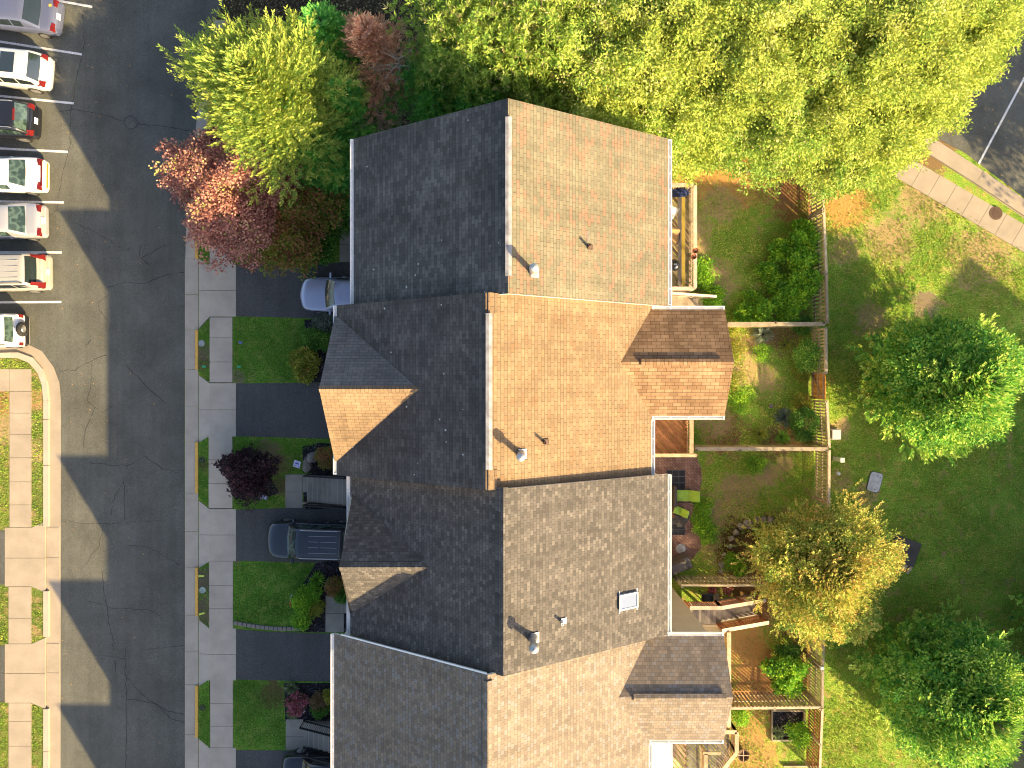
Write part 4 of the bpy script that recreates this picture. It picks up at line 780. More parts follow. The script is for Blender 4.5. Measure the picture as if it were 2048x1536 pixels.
# ---------------- cars ----------------
def lerp(tab, x):
    for (a, va), (b, vb) in zip(tab[:-1], tab[1:]):
        if x <= b: return va+(vb-va)*(x-a)/(b-a) if b > a else vb
    return tab[-1][1]
def car(name, label, paint, rear, ang, L=4.6, W=1.82, H=1.45, kind='sedan', glass='car_glass', tail='red', extras=()):
    """x forward from the rear bumper, built at the origin, turned by ang about the rear centre"""
    t = thing(name, label, 'car', (rear[0], rear[1], .018), ang, 'parked cars'); hw = W/2
    if kind == 'sedan': zsh = [(0, .62), (.02, .84), (.05, .93), (.2, .97), (.5, .95), (.68, .93), (.85, .82), (.95, .70), (.985, .58), (1, .45)]; gb = (.15, .70); gr = (.31, .56)
    elif kind == 'suv': zsh = [(0, .70), (.012, .92), (.03, 1.0), (.3, 1.03), (.68, 1.03), (.76, 1.02), (.9, .94), (.965, .80), (.99, .62), (1, .5)]; gb = (.035, .74); gr = (.13, .60)
    elif kind == 'van': zsh = [(0, .72), (.012, .95), (.03, 1.02), (.3, 1.05), (.7, 1.02), (.85, .90), (.95, .75), (.985, .6), (1, .5)]; gb = (.05, .82); gr = (.11, .60)
    else: zsh = [(0, .75), (.01, .98), (.03, 1.05), (.7, 1.05), (.76, 1.02), (.95, .95), (.985, .7), (1, .55)]; gb = (.06, .72); gr = (.10, .62)
    plan = [(0, .78), (.012, .88), (.035, .95), (.09, .985), (.2, 1.0), (.75, 1.0), (.86, .975), (.93, .92), (.97, .83), (.99, .70), (1, .52)]
    if kind == 'boxy': plan = [(0, .86), (.012, .93), (.04, .97), (.2, 1), (.8, 1), (.93, .95), (.975, .88), (1, .7)]
    st = [0, .006, .015, .03, .05, .08, .12, .18, .26, .35, .45, .55, .65, .72, .78, .84, .89, .93, .955, .972, .985, .994, 1]
    ring = lambda w, z, f: [(-w*.90, .24), (-w*.99, .40), (-w, min(.62, z-.12)), (-w*.985, z-.06), (-w*.93, z), (-w*.72, z+.028), (-w*.36, z+.048), (0, z+.055), (w*.36, z+.048), (w*.72, z+.028), (w*.93, z), (w*.985, z-.06), (w, min(.62, z-.12)), (w*.99, .40), (w*.90, .24)]
    q = MB(); vs = []
    for f in st:
        w = hw*lerp(plan, f); z = lerp(zsh, f)
        for (y, zz) in ring(w, z, f):
            b = 1-(y/max(w, .01))**2; x = f*L+(.10*b*(f-.85)/.15 if f > .85 else -.05*b*(1-f/.1) if f < .1 else 0); vs.append((x, y, zz))
    n = 15; k = len(st); fs = [(i*n+j, i*n+j+1, (i+1)*n+j+1, (i+1)*n+j) for i in range(k-1) for j in range(n-1)]+[tuple(range(n-1, -1, -1)), tuple((k-1)*n+j for j in range(n))]+[(i*n+n-1, i*n, (i+1)*n, (i+1)*n+n-1) for i in range(k-1)]
    q.add(vs, [f[::-1] for f in fs]); q.build('body', paint, t, smooth=True)
    # greenhouse
    def gh(f):       # roof profile
        if f <= gr[0]: u = (f-gb[0])/(gr[0]-gb[0]); z0 = lerp(zsh, gb[0]); return z0+(H-.035-z0)*u**.85
        if f >= gr[1]: u = (gb[1]-f)/(gb[1]-gr[1]); z0 = lerp(zsh, gb[1]); return z0+(H-.03-z0)*u**.88
        u = (f-gr[0])/(gr[1]-gr[0]); return H-.035+.045*math.sin(math.pi*u)
    wt = .73 if kind in ('sedan',) else .80 if kind != 'boxy' else .86
    q = MB(); vs = []; G_ = [gb[0], gb[0]+(gr[0]-gb[0])*.33, gb[0]+(gr[0]-gb[0])*.66, gr[0], gr[0]+.04, (gr[0]+gr[1])/2, gr[1]-.04, gr[1], gr[1]+(gb[1]-gr[1])*.33, gr[1]+(gb[1]-gr[1])*.66, gb[1]]
    for f in G_:
        z = gh(f); zb = lerp(zsh, f)+.0; u = max(0, min(1, (z-zb)/(H-zb))); wb = hw*.93*lerp(plan, f); wr = wb+(hw*wt-wb)*u
        row = [(-wb, zb-.03), (-(wb+wr)/2, (zb+z)/2-.01), (-wr, z-.05*u), (-wr*.86, z-.005*u), (-wr*.45, z+.012*u), (0, z+.018*u), (wr*.45, z+.012*u), (wr*.86, z-.005*u), (wr, z-.05*u), ((wb+wr)/2, (zb+z)/2-.01), (wb, zb-.03)]
        for (y, zz) in row:
            bl = 1-(y/hw)**2; x = f*L+(.11*bl if f >= gr[1] else -.06*bl if f <= gr[0] else 0); vs.append((x, y, zz))
    n = 11; k = len(G_); fs = [(i*n+j, (i+1)*n+j, (i+1)*n+j+1, i*n+j+1) for i in range(k-1) for j in range(n-1)]; q.add(vs, [f[::-1] for f in fs]); q.build('cabin', paint, t, smooth=True)
    def glass_patch(name, f0, f1, wfrac, off=.016, cols=7):
        q = MB(); vs = []; m = 5
        for i in range(m):
            f = f0+(f1-f0)*i/(m-1); z = gh(f); zb = lerp(zsh, f); u = max(0, min(1, (z-zb)/(H-zb))); wb = hw*.93*lerp(plan, f); wr = (wb+(hw*wt-wb)*u)*wfrac
            for j in range(cols):
                y = -wr+2*wr*j/(cols-1); bl = 1-(y/hw)**2; x = f*L+(.11*bl if f >= gr[1] else -.06*bl if f <= gr[0] else 0); s = (abs(y)/max(wr, .01)); vs.append((x+(off if f > gr[1] else -off)*.6, y, z+.018*u*(1-s*s)+off-.004*s))
        fs = [(i*cols+j, (i+1)*cols+j, (i+1)*cols+j+1, i*cols+j+1) for i in range(m-1) for j in range(cols-1)]; q.add(vs, [f[::-1] for f in fs]); return q.build(name, glass, t, smooth=True)
    glass_patch('windshield', gr[1]+(gb[1]-gr[1])*.06, gb[1]-(gb[1]-gr[1])*.08, .88)
    if kind == 'sedan': glass_patch('rear_window', gb[0]+(gr[0]-gb[0])*.10, gr[0]-(gr[0]-gb[0])*.08, .86)
    else: glass_patch('rear_window', gb[0]+(gr[0]-gb[0])*.16, gr[0]-(gr[0]-gb[0])*.05, .84)
    for s in (-1, 1):
        cuts = [gr[0]+(.0 if kind == 'sedan' else .005), (gr[0]+gr[1])/2+.0, gr[1]+.03] if kind == 'sedan' else [gb[0]+.05, gr[0]+.13, (gr[0]+gr[1])/2+.08, gr[1]+.03]
        for a, b in zip(cuts[:-1], cuts[1:]):
            q = MB(); vs = []
            for f in (a+.008, b-.008):
                for v in (.14, .86):
                    z = gh(f); zb = lerp(zsh, f); u = max(0, min(1, (z-zb)/(H-zb))); wb = hw*.93*lerp(plan, f); wr = wb+(hw*wt-wb)*u
                    zz = zb-.03+(z-.05*u-zb+.03)*v; y = wb+(wr-wb)*v; vs.append((f*L, s*(y+.014), zz))
            q.add(vs, [(0, 2, 3, 1) if s < 0 else (0, 1, 3, 2)]); q.build('side_window', glass, t)
    for f in (.175, .80):
        for s in (-1, 1):
            q = MB(); y = s*(hw-.10); x = f*L; r = .33 if kind == 'sedan' else .37
            def disc(q, y0, y1, r0, n=22):
                vs = [(x+r0*math.cos(2*math.pi*i/n), yy, r+r0*math.sin(2*math.pi*i/n)) for yy in (y0, y1) for i in range(n)]; q.add(vs, [(i, (i+1) % n, n+(i+1) % n, n+i) for i in range(n)]+[tuple(range(n)), tuple(range(2*n-1, n-1, -1))])
            disc(q, y-.11, y+.11+0*s, r); w_ = q.build('wheel', 'tyre', t); q = MB(); disc(q, y+s*.10, y+s*.125, r*.66); q.build('rim', 'alloy', w_)
    for s in (-1, 1):
        q = MB(); f0 = .015 if kind != 'sedan' else .02; w = hw*.93
        if kind in ('sedan',): q.hexa([(.03, s*w*.50, .72), (.05, s*w*.98, .72), (.26, s*w*1.005, .74), (.16, s*w*.52, .74)][::s], [(.045, s*w*.52, .935), (.07, s*w*.93, .91), (.27, s*w*.985, .925), (.13, s*w*.52, .965)][::s])
        elif kind == 'boxy': q.hexa([(-.02, s*w*.78, .75), (-.02, s*w, .75), (.10, s*w, .75), (.10, s*w*.78, .75)][::s], [(.0, s*w*.80, 1.0), (.0, s*w*1.0, 1.0), (.10, s*w*1.0, 1.0), (.10, s*w*.80, 1.0)][::s])
        else: q.hexa([(-.03, s*w*.62, .85), (.0, s*w*.97, .85), (.24, s*w*1.02, .88), (.16, s*w*.64, .88)][::s], [(.06, s*w*.70, 1.07), (.08, s*w*.95, 1.05), (.30, s*w*.975, 1.06), (.22, s*w*.72, 1.13)][::s])
        q.build('tail_light', 'red_lamp', t)
        q = MB(); x = L; q.hexa([(x-.30, s*w*.66, .55), (x-.36, s*w*.99, .55), (x-.08, s*w*.72, .55), (x-.03, s*w*.50, .55)][::-s], [(x-.36, s*w*.66, .745), (x-.42, s*w*.955, .76), (x-.16, s*w*.74, .68), (x-.12, s*w*.50, .68)][::-s]); q.build('headlight', 'lamp_glass', t)
        q = MB(); mx = (gb[1]-.055)*L; q.hexa([(mx, s*hw*.9, .93), (mx+.12, s*hw*.9, .93), (mx+.10, s*(hw+.20), .94), (mx-.02, s*(hw+.20), .94)][::s], [(mx, s*hw*.9, 1.03), (mx+.10, s*hw*.9, 1.03), (mx+.08, s*(hw+.19), 1.1), (mx-.02, s*(hw+.19), 1.1)][::s]); q.build('mirror', paint, t, bevel=.015)
        q = MB()
        for f in (.34, .52): q.box(f*L-.1, f*L+.07, s*(hw-.005), s*(hw+.03), .80, .83)
        q.build('door_handle', paint, t)
    q = MB(); q.hexa([(-.07, -hw*.80, .35), (-.07, hw*.80, .35), (.07, hw*.96, .35), (.07, -hw*.96, .35)][::-1], [(-.065, -hw*.80, .62), (-.065, hw*.80, .62), (.08, hw*.96, .64), (.08, -hw*.96, .64)][::-1]); q.build('rear_bumper', 'paint_black' if kind == 'boxy' else paint, t, bevel=.03)
    q = MB(); q.box(-.085, -.072, -.16, .16, .66, .78); q.hexa([(-.06, -.16, .80), (-.06, .16, .80), (.01, .16, .86), (.01, -.16, .86)][::-1], [(-.065, -.16, .81), (-.065, .16, .81), (.005, .16, .87), (.005, -.16, .87)][::-1]); q.build('licence_plate', 'sign_white', t)
    for e in extras:
        q = MB()
        if e[0] == 'rails':
            for s in (-1, 1): q = MB(); q.tube([(gr[0]*L+.05, s*hw*wt*.93, H-.02), (gr[0]*L+.2, s*hw*wt*.93, H+.05), (gr[1]*L-.25, s*hw*wt*.93, H+.05), (gr[1]*L-.1, s*hw*wt*.93, H-.01)], .022, 6); q.build('roof_rail', e[1], t)
        elif e[0] == 'ribs':
            for i in range(4): y = -hw*.45+hw*.9*i/3; q.box(gr[0]*L+.25, gr[1]*L-.55, y-.006, y+.006, H-.01, H+.024)
            q.build('roof_ribs', e[1], t)
        elif e[0] == 'sunroof': x0, x1 = e[1]; q.hexa([(x0*L, -hw*.56, H), (x1*L, -hw*.56, H), (x1*L, hw*.56, H), (x0*L, hw*.56, H)], [(x0*L, -hw*.56, H+.028), (x1*L, -hw*.56, H+.03), (x1*L, hw*.56, H+.03), (x0*L, hw*.56, H+.028)]); q.build('sunroof', 'car_glass', t, bevel=.01)
        elif e[0] == 'spare':
            n = 24; prof = [(.21, -.24), (.36, -.23), (.385, -.14), (.36, -.05), (.21, -.04)]
            vs = [(xx, -.02+r*math.cos(2*math.pi*i/n), 1.02+r*math.sin(2*math.pi*i/n)) for r, xx in prof for i in range(n)]; q.add(vs, [(a*n+i, a*n+(i+1) % n, (a+1)*n+(i+1) % n, (a+1)*n+i) for a in range(4) for i in range(n)]); w_ = q.build('spare_wheel', 'tyre', t, smooth=True)
            q = MB(); vs = [(xx, -.02+r*math.cos(2*math.pi*i/n), 1.02+r*math.sin(2*math.pi*i/n)) for r, xx in ((.0, -.20), (.12, -.235), (.16, -.18), (.22, -.2), (.24, -.05)) for i in range(n)]; q.add(vs, [(a*n+i, a*n+(i+1) % n, (a+1)*n+(i+1) % n, (a+1)*n+i) for a in range(4) for i in range(n)]); q.build('wheel_cover', 'alloy', w_)
        elif e[0] == 'bar': q.box(-.03, .02, -hw*.7, hw*.7, .86, .92); q.build('tail_light_bar', 'red_lamp', t)
        elif e[0] == 'third': q.box(gr[0]*L-.10, gr[0]*L-.02, -.30, .30, H-.05, H+.012); q.build('brake_light', 'red_lamp', t)
        elif e[0] == 'arcband':
            for s in (-1, 1): q.hexa([(.02, s*hw*.62, 1.0), (.06, s*hw*.80, 1.0), (.30, s*hw*.82, 1.5), (.24, s*hw*.68, 1.5)][::s], [(-.02, s*hw*.62, 1.1), (.0, s*hw*.84, 1.1), (.32, s*hw*.80, 1.6), (.24, s*hw*.66, 1.62)][::s])
            q.build('pillar_light', 'red_lamp', t)
        elif e[0] == 'plush': q.lathe(.28*L, .15, [(.005, .98), (.1, 1.02), (.13, 1.12), (.08, 1.24), (.005, 1.27)], 10); q.build('green_toy', 'lime_cloth', t)
        elif e[0] == 'stripe': q.box(-.10, -.06, -hw*.72, hw*.72, .50, .60); q.build('bumper_strip', 'amber_lamp', t)
        elif e[0] == 'tag': q.box(.24, .38, -.52, -.38, .985, 1.0); q.build('sticker', 'yellow_beam', t)
    return t
def rearpt(px, py, z=.55):
    p = P(px, py, z); return (p.x, p.y)
PI = math.pi
car('parked_sedan', 'dark blue-grey sedan in the top left bay, cut by the upper edge', 'paint_blue_grey', rearpt(121, 38), PI-R(7), L=4.8, kind='sedan', extras=(('tag',),))
car('parked_suv', 'white hatchback SUV with a dark glass sunroof, second bay from the top', 'paint_pearl', rearpt(101, 148), PI-R(5.5), L=4.5, W=1.84, H=1.62, kind='suv', extras=(('sunroof', (.26, .42)),))
car('parked_suv', 'black SUV with red tail lights and silver roof rails, third bay from the top', 'paint_black', rearpt(76, 245), PI-R(2.5), L=4.5, W=1.82, H=1.65, kind='suv', glass='green_glass', extras=(('rails', 'alloy'), ('third',)))
car('parked_sedan', 'bright white older sedan with squared trunk and a green toy in its rear window', 'paint_white', rearpt(92, 352), PI-R(.5), L=4.8, W=1.80, H=1.42, kind='sedan', glass='green_glass', extras=(('plush',), ('stripe',), ('bar',)))
car('parked_sedan', 'silver-white sedan in the fifth bay beside the grooved-roof van', 'paint_silver', rearpt(91, 443), PI+R(1), L=4.7, W=1.80, H=1.46, kind='sedan', glass='green_glass')
car('parked_van', 'pale beige van with grooved roof, rails and a red-framed rear window', 'paint_beige', rearpt(99, 545), PI+R(.6), L=5.1, W=1.95, H=1.78, kind='van', extras=(('rails', 'paint_black'), ('ribs', 'paint_beige'), ('arcband',)))
car('parked_suv', 'small white boxy off-roader with a spare wheel on its tailgate, beside the grass island', 'paint_white', rearpt(52, 661), PI+R(.8), L=4.2, W=1.75, H=1.68, kind='boxy', glass='green_glass', extras=(('spare',),))
# driveway cars: noses point to the street
def nosecar(nose, ang, L): a = R(ang); return (nose[0]-math.cos(PI+a)*L, nose[1]-math.sin(PI+a)*L)
r = nosecar(rearpt(604, 589, .5), -1.0, 4.7); car('parked_sedan', 'light blue-silver sedan half under the eave of the top townhouse', 'paint_sky', r, PI-R(1), L=4.7, W=1.80, H=1.45, kind='sedan', glass='green_glass')
r = nosecar(rearpt(536, 1077, .6), -1.5, 4.75); car('parked_suv', 'glossy black-grey SUV with silver roof rails and ribs in the driveway', 'paint_slate', r, PI-R(1.5), L=4.75, W=1.92, H=1.72, kind='suv', glass='green_glass', extras=(('rails', 'alloy'), ('ribs', 'paint_silver')))
r = nosecar(rearpt(566, 1540, .5), 1, 4.8); car('parked_suv', 'black vehicle just showing at the bottom edge beside the entrance stairs', 'paint_black', r, PI+R(1), L=4.8, W=1.9, H=1.7, kind='suv')

# ---------------- foliage ----------------
def leafmesh(C, D, U, Ln, Wd, tint, name, mat, parent, fold=.18):
    """N diamond leaves: base C, direction D, side U"""
    N = len(C); D = D/np.linalg.norm(D, axis=1, keepdims=True); U = U-(U*D).sum(1, keepdims=True)*D; U = U/(np.linalg.norm(U, axis=1, keepdims=True)+1e-9)
    Nn = np.cross(D, U); Ln = np.broadcast_to(np.asarray(Ln, float), (N,))[:, None]; Wd = np.broadcast_to(np.asarray(Wd, float), (N,))[:, None]
    V = np.stack([C, C+D*Ln*.45+U*Wd*.5+Nn*Wd*fold, C+D*Ln, C+D*Ln*.45-U*Wd*.5+Nn*Wd*fold], 1).reshape(-1, 3)
    me = bpy.data.meshes.new(name); me.vertices.add(4*N); me.vertices.foreach_set('co', V.astype(np.float32).ravel())
    me.loops.add(4*N); me.loops.foreach_set('vertex_index', np.arange(4*N, dtype=np.int32)); me.polygons.add(N)
    me.polygons.foreach_set('loop_start', np.arange(0, 4*N, 4, dtype=np.int32)); me.polygons.foreach_set('loop_total', np.full(N, 4, dtype=np.int32))
    me.materials.append(M(mat)); a = me.attributes.new('tint', 'FLOAT', 'POINT'); a.data.foreach_set('value', np.repeat(np.clip(tint, 0, 1), 4).astype(np.float32))
    me.update(calc_edges=True); me.validate(); o = bpy.data.objects.new(name, me); COL.objects.link(o); o.parent = parent; return o
def rnd(n, a=0., b=1.): return RS.uniform(a, b, n)
def spray_crown(t, z0, z1, Rd, nb, mat, prof='cone', ns=9, nl=9, leaf=(.20, .075), up=(.1, .9), tintb=0., name='crown', squash=(1, 1), seedless=.25):
    """branches radiating from the stem, each a flat feathery spray"""
    tt = rnd(nb)**.8; az = rnd(nb, 0, 2*math.pi)
    if prof == 'cone': pr = (1-tt)**.75*.95+.10
    elif prof == 'round': pr = np.sqrt(np.clip(1-(tt*1.02)**2.2, .02, 1))*.98
    else: pr = np.sqrt(np.clip(1-np.abs(tt*1.6-.6)**2.2, .03, 1))
    lob = 1+.16*np.sin(az*3+tintb*9)+.10*np.sin(az*7+1)
    BL = Rd*pr*rnd(nb, .72, 1.12)*lob; el = up[0]+(up[1]-up[0])*tt+RS.normal(0, .12, nb)
    bd = np.stack([np.cos(az)*np.cos(el)*squash[0], np.sin(az)*np.cos(el)*squash[1], np.sin(el)], 1); bz = z0+(z1-z0)*tt*.86-np.tan(np.clip(el, -.3, .9))*BL*.25
    s = np.linspace(seedless, .97, ns)[None, :]+RS.uniform(-.03, .03, (nb, ns)); base = np.zeros((nb, ns, 3)); base[:, :, 2] = bz[:, None]
    P_ = base+bd[:, None, :]*(s*BL[:, None])[:, :, None]; P_[:, :, 2] -= .10*(s*BL[:, None])**2/np.maximum(BL[:, None], .5)
    P_ += RS.normal(0, .05, P_.shape)
    sd = np.cross(bd, np.array([0, 0, 1.])); sd /= np.linalg.norm(sd, axis=1, keepdims=True); side = np.where(np.arange(ns) % 2 == 0, 1, -1)[None, :]*np.ones((nb, 1))
    side[:, -1] = RS.uniform(-.15, .15, nb)
    sub = bd[:, None, :]*rnd(1, .75, .95)+sd[:, None, :]*(side*RS.uniform(.5, .95, (nb, ns)))[:, :, None]+np.array([0, 0, 1.])*RS.uniform(-.05, .35, (nb, ns, 1)); sub /= np.linalg.norm(sub, axis=2, keepdims=True)
    SL = (.16*Rd+.16)*(1.25-s*.55)*RS.uniform(.7, 1.3, (nb, ns))
    u = (np.arange(nl)+.5)/nl; L3 = P_[:, :, None, :]+sub[:, :, None, :]*(u[None, None, :]*SL[:, :, None])[:, :, :, None]
    up3 = np.array([0, 0, 1.]); ss = np.cross(sub, up3); ss /= np.linalg.norm(ss, axis=2, keepdims=True)+1e-9; alt = np.where(np.arange(nl) % 2 == 0, 1, -1)
    LD = sub[:, :, None, :]*.8+ss[:, :, None, :]*alt[None, None, :, None]*RS.uniform(.35, .85, (nb, ns, nl, 1))+up3*RS.uniform(-.15, .45, (nb, ns, nl, 1))
    LU = np.cross(LD, up3+RS.normal(0, .35, LD.shape)); C = L3.reshape(-1, 3); D = LD.reshape(-1, 3); U = LU.reshape(-1, 3); N = len(C)
    tb = np.repeat(rnd(nb*ns, -.22, .22), nl)+np.repeat(rnd(nb, -.12, .12), ns*nl)
    tint = .45+tb+RS.normal(0, .14, N)+.25*np.repeat(s.ravel()-.6, nl)+.12*np.tile(u, nb*ns)
    return leafmesh(C, D, U, leaf[0]*RS.uniform(.7, 1.3, N), leaf[1]*RS.uniform(.8, 1.25, N), tint, name, mat, t)
def clump_crown(t, c, rad, ncl, npl, mat, leaf=(.14, .10), cl=.35, name='crown', shell=.55, needle=False, low=-.35, jit=.16):
    """leaf clumps spread through an uneven ellipsoid; needle=True gives star-like tufts"""
    d = RS.normal(0, 1, (ncl, 3)); d /= np.linalg.norm(d, axis=1, keepdims=True); d[:, 2] = np.where(d[:, 2] < low, -d[:, 2], d[:, 2])
    az = np.arctan2(d[:, 1], d[:, 0]); lob = 1+jit*np.sin(az*3+c[0])+jit*.7*np.sin(az*5+c[1]*2)+jit*.6*np.sin(d[:, 2]*7+az*2)
    r = (shell+(1-shell)*rnd(ncl)**.6)*lob; cc = np.array(c)+d*r[:, None]*np.array(rad)
    off = RS.normal(0, 1, (ncl, npl, 3)); off /= np.linalg.norm(off, axis=2, keepdims=True); 
    if needle:
        C = np.repeat(cc[:, None, :], npl, 1)+off*.02; D = off+np.array([0, 0, .5])+d[:, None, :]*.7
        cs = cc[:, None, :]+0*off; U = np.cross(D, RS.normal(0, 1, D.shape))
    else:
        C = cc[:, None, :]+off*cl*RS.uniform(.25, 1.0, (ncl, npl, 1))*np.array([1, 1, .6]); D = off*.7+RS.normal(0, .5, off.shape)+d[:, None, :]*.3; nrm = np.array([0, 0, 1.])+RS.normal(0, .55, off.shape); U = np.cross(D, nrm)
    N = ncl*npl; tint = .45+np.repeat(RS.normal(0, .17, ncl), npl)+RS.normal(0, .16, N)+np.repeat(d[:, 2]*.12, npl)
    return leafmesh(C.reshape(-1, 3), D.reshape(-1, 3), U.reshape(-1, 3), leaf[0]*RS.uniform(.7, 1.3, N), leaf[1]*RS.uniform(.8, 1.2, N), tint, name, mat, t)
def trunk(t, h, r, limbs=7, reach=2., mat='bark', name='trunk', z1=None, base=.15):
    q = MB(); q.tube([(0, 0, 0), (.04, .02, h*.3), (-.03, .05, h*.6), (.02, 0, h)], [r, r*.8, r*.5, r*.15], 8)
    for i in range(limbs):
        a = i*2.4+random.random(); z = h*(base+(.8-base)*i/max(1, limbs)); L = reach*random.uniform(.6, 1.05)*(1-.5*i/limbs)
        q.tube([(0, 0, z), (math.cos(a)*L*.4, math.sin(a)*L*.4, z+L*.25), (math.cos(a+.15)*L, math.sin(a+.15)*L, z+L*.45)], [r*.38, r*.22, r*.07], 5)
    return q.build(name, mat, t)
def tree(name, label, cat, px, py, zc, group=None):
    p = P(px, py, zc); return thing(name, label, cat, (p.x, p.y, 0), 0, group)
# big golden-green tree over the pavement
t = tree('evergreen_tree', 'big yellow-green feathery tree spreading over the pavement at upper left', 'tree', 532, 178, 8.0); trunk(t, 9.5, .22, 9, 3)
spray_crown(t, 5.2, 10.6, 3.75, 470, 'leaf_golden_green', 'round', ns=13, nl=13, leaf=(.17, .06), up=(.05, 1.15))
spray_crown(t, 2.5, 6.5, 3.3, 160, 'leaf_dark_pine', 'round', ns=10, nl=9, leaf=(.22, .08), up=(-.1, .6), name='lower_crown')
# red maple at the kerb
t = tree('maple_tree', 'red-leaved maple leaning over the kerb and road', 'tree', 450, 372, 5.2); trunk(t, 5.5, .14, 9, 2)
clump_crown(t, (0, 0, 4.2), (2.75, 3.1, 2.2), 1150, 32, 'leaf_red', leaf=(.115, .095), cl=.36, jit=.17)
t = tree('maple_tree', 'dull red-and-green leafy tree between the red maple and the driveway', 'tree', 560, 440, 3.0); trunk(t, 4, .12, 8, 1.7)
clump_crown(t, (0, 0, 2.6), (2.7, 2.3, 1.5), 650, 24, 'leaf_redgreen', leaf=(.13, .10), cl=.35, jit=.18)
for (px, py, z, r, m, lb) in ((620, 480, 1.6, 1.25, 'leaf_green', 'loose green shrub along the upper edge of the top driveway'), (655, 330, 2.5, 1.5, 'leaf_green', 'dark green bush against the top townhouse, below the yellow-green tree'), (700, 430, 1.2, .75, 'leaf_green', 'rounded dark shrub tucked at the eave above the concrete pad')):
    t = tree('shrub', lb, 'shrub', px, py, z); clump_crown(t, (0, 0, z*.55), (r, r*.95, z*.75), int(260*r), 22, m, leaf=(.12, .08), cl=.3, name='foliage'); trunk(t, z*.8, .05, 5, r*.6, name='stem')
for (px, py, z, rr, h) in ((650, 60, 7, 2.4, 9), (695, 200, 6, 1.9, 8), (640, 300, 5, 2.1, 7)):
    t = tree('evergreen_tree', {60: 'dark green feathery evergreen at the top edge beside the brown tree', 200: 'dark green evergreen between the yellow-green tree and the dead branches', 300: 'dark green evergreen below the yellow-green tree, touching the black roof'}[py], 'tree', px, py, z); trunk(t, h*.9, .12, 7, rr*.6)
    spray_crown(t, .8, h, rr, 190, 'leaf_dark_pine', 'cone', ns=9, nl=9, leaf=(.2, .08), up=(-.05, .8))
# brown dying conifer and bare dead tree
t = tree('dying_conifer', 'dying conifer with rust-orange needles above the black roof', 'tree', 738, 85, 7.5); trunk(t, 9, .12, 16, 2.2, mat='brown_twig')
spray_crown(t, 4.0, 9.4, 2.3, 75, 'leaf_dead', 'cone', ns=10, nl=11, leaf=(.17, .06), up=(.0, .9))
def bare(t, h, r, n, reach, mat, seed):
    rr = random.Random(seed); q = MB(); q.tube([(0, 0, 0), (.1, .05, h*.5), (0, .1, h)], [r, r*.6, r*.15], 6)
    for i in range(n):
        a = rr.uniform(0, 6.28); z = rr.uniform(.2, .95)*h; L = reach*rr.uniform(.5, 1)*(1.15-z/h*.7); e = rr.uniform(.05, .5); p = Vector((0, 0, z)); d = Vector((math.cos(a), math.sin(a), e)); pts = [p]
        for k in range(3): p = p+d*L/3; d = d+Vector((rr.uniform(-.3, .3), rr.uniform(-.3, .3), rr.uniform(-.15, .1))); pts.append(p)
        q.tube(pts, [r*.28, r*.2, r*.13, r*.05], 4, cap=False)
        for k in range(7):
            b = pts[rr.choice((1, 2, 2))]+(pts[3]-pts[2])*rr.uniform(0, 1); dd = (d+Vector((rr.uniform(-1, 1), rr.uniform(-1, 1), rr.uniform(-.2, .4)))).normalized(); l = L*rr.uniform(.15, .4)
            q.tube([b, b+dd*l*.5, b+dd*l+Vector((rr.uniform(-.1, .1), rr.uniform(-.1, .1), 0))], [r*.10, r*.07, r*.03], 3, cap=False)
    return q.build('branches', mat, t)
t = tree('bare_tree', 'leafless grey-twigged tree right of the rust-orange conifer', 'tree', 800, 140, 6); bare(t, 7.5, .10, 46, 2.4, 'grey_twig', 3)
t = tree('bare_tree', 'leafless brown-twigged thicket tree against the black roof edge', 'tree', 760, 235, 4.5); bare(t, 6, .09, 60, 2.6, 'brown_twig', 5)
t = tree('bare_tree', 'low leafless shrubby tree at the left corner of the black roof', 'tree', 715, 270, 3); bare(t, 3.6, .07, 44, 1.7, 'brown_twig', 9)
spray_crown(t, .5, 2.5, 1.5, 30, 'leaf_dead', 'round', ns=6, nl=7, leaf=(.12, .05), up=(.0, .5))
# shaded pines behind the ridge of the top townhouse
PG = 'trees massed above the top townhouse'
for i, (px, py, z, rr, h, m) in enumerate(((905, 60, 9, 2.3, 11, 'leaf_pine_lit'), (880, 190, 5.5, 2.0, 7, 'leaf_dark_pine'), (965, 165, 6.5, 2.1, 8, 'leaf_dark_pine'), (985, 40, 10, 2.6, 12, 'leaf_pine_lit'), (1090, 150, 8, 2.5, 9.5, 'leaf_pine_lit'), (1080, 30, 10, 2.5, 12, 'leaf_pine_lit'))):
    lb = ('pine with yellow-tipped tufts at the top edge, right of the bare twigs', 'dark blue-green pine against the black roof slope', 'dark green pine just left of the top roof ridge', 'tall lit pine at the top edge directly above the roof ridge', 'lit pine touching the top gable just right of the ridge', 'tall pine at the top edge, right of the one above the ridge')[i]
    t = tree('pine_tree', lb, 'tree', px, py, z, PG); trunk(t, h*.95, .16, 12, rr*.8)
    clump_crown(t, (0, 0, h*.62), (rr, rr, h*.38), 1500, 13, m, leaf=(.24, .045), needle=True, shell=.35, low=-.6)
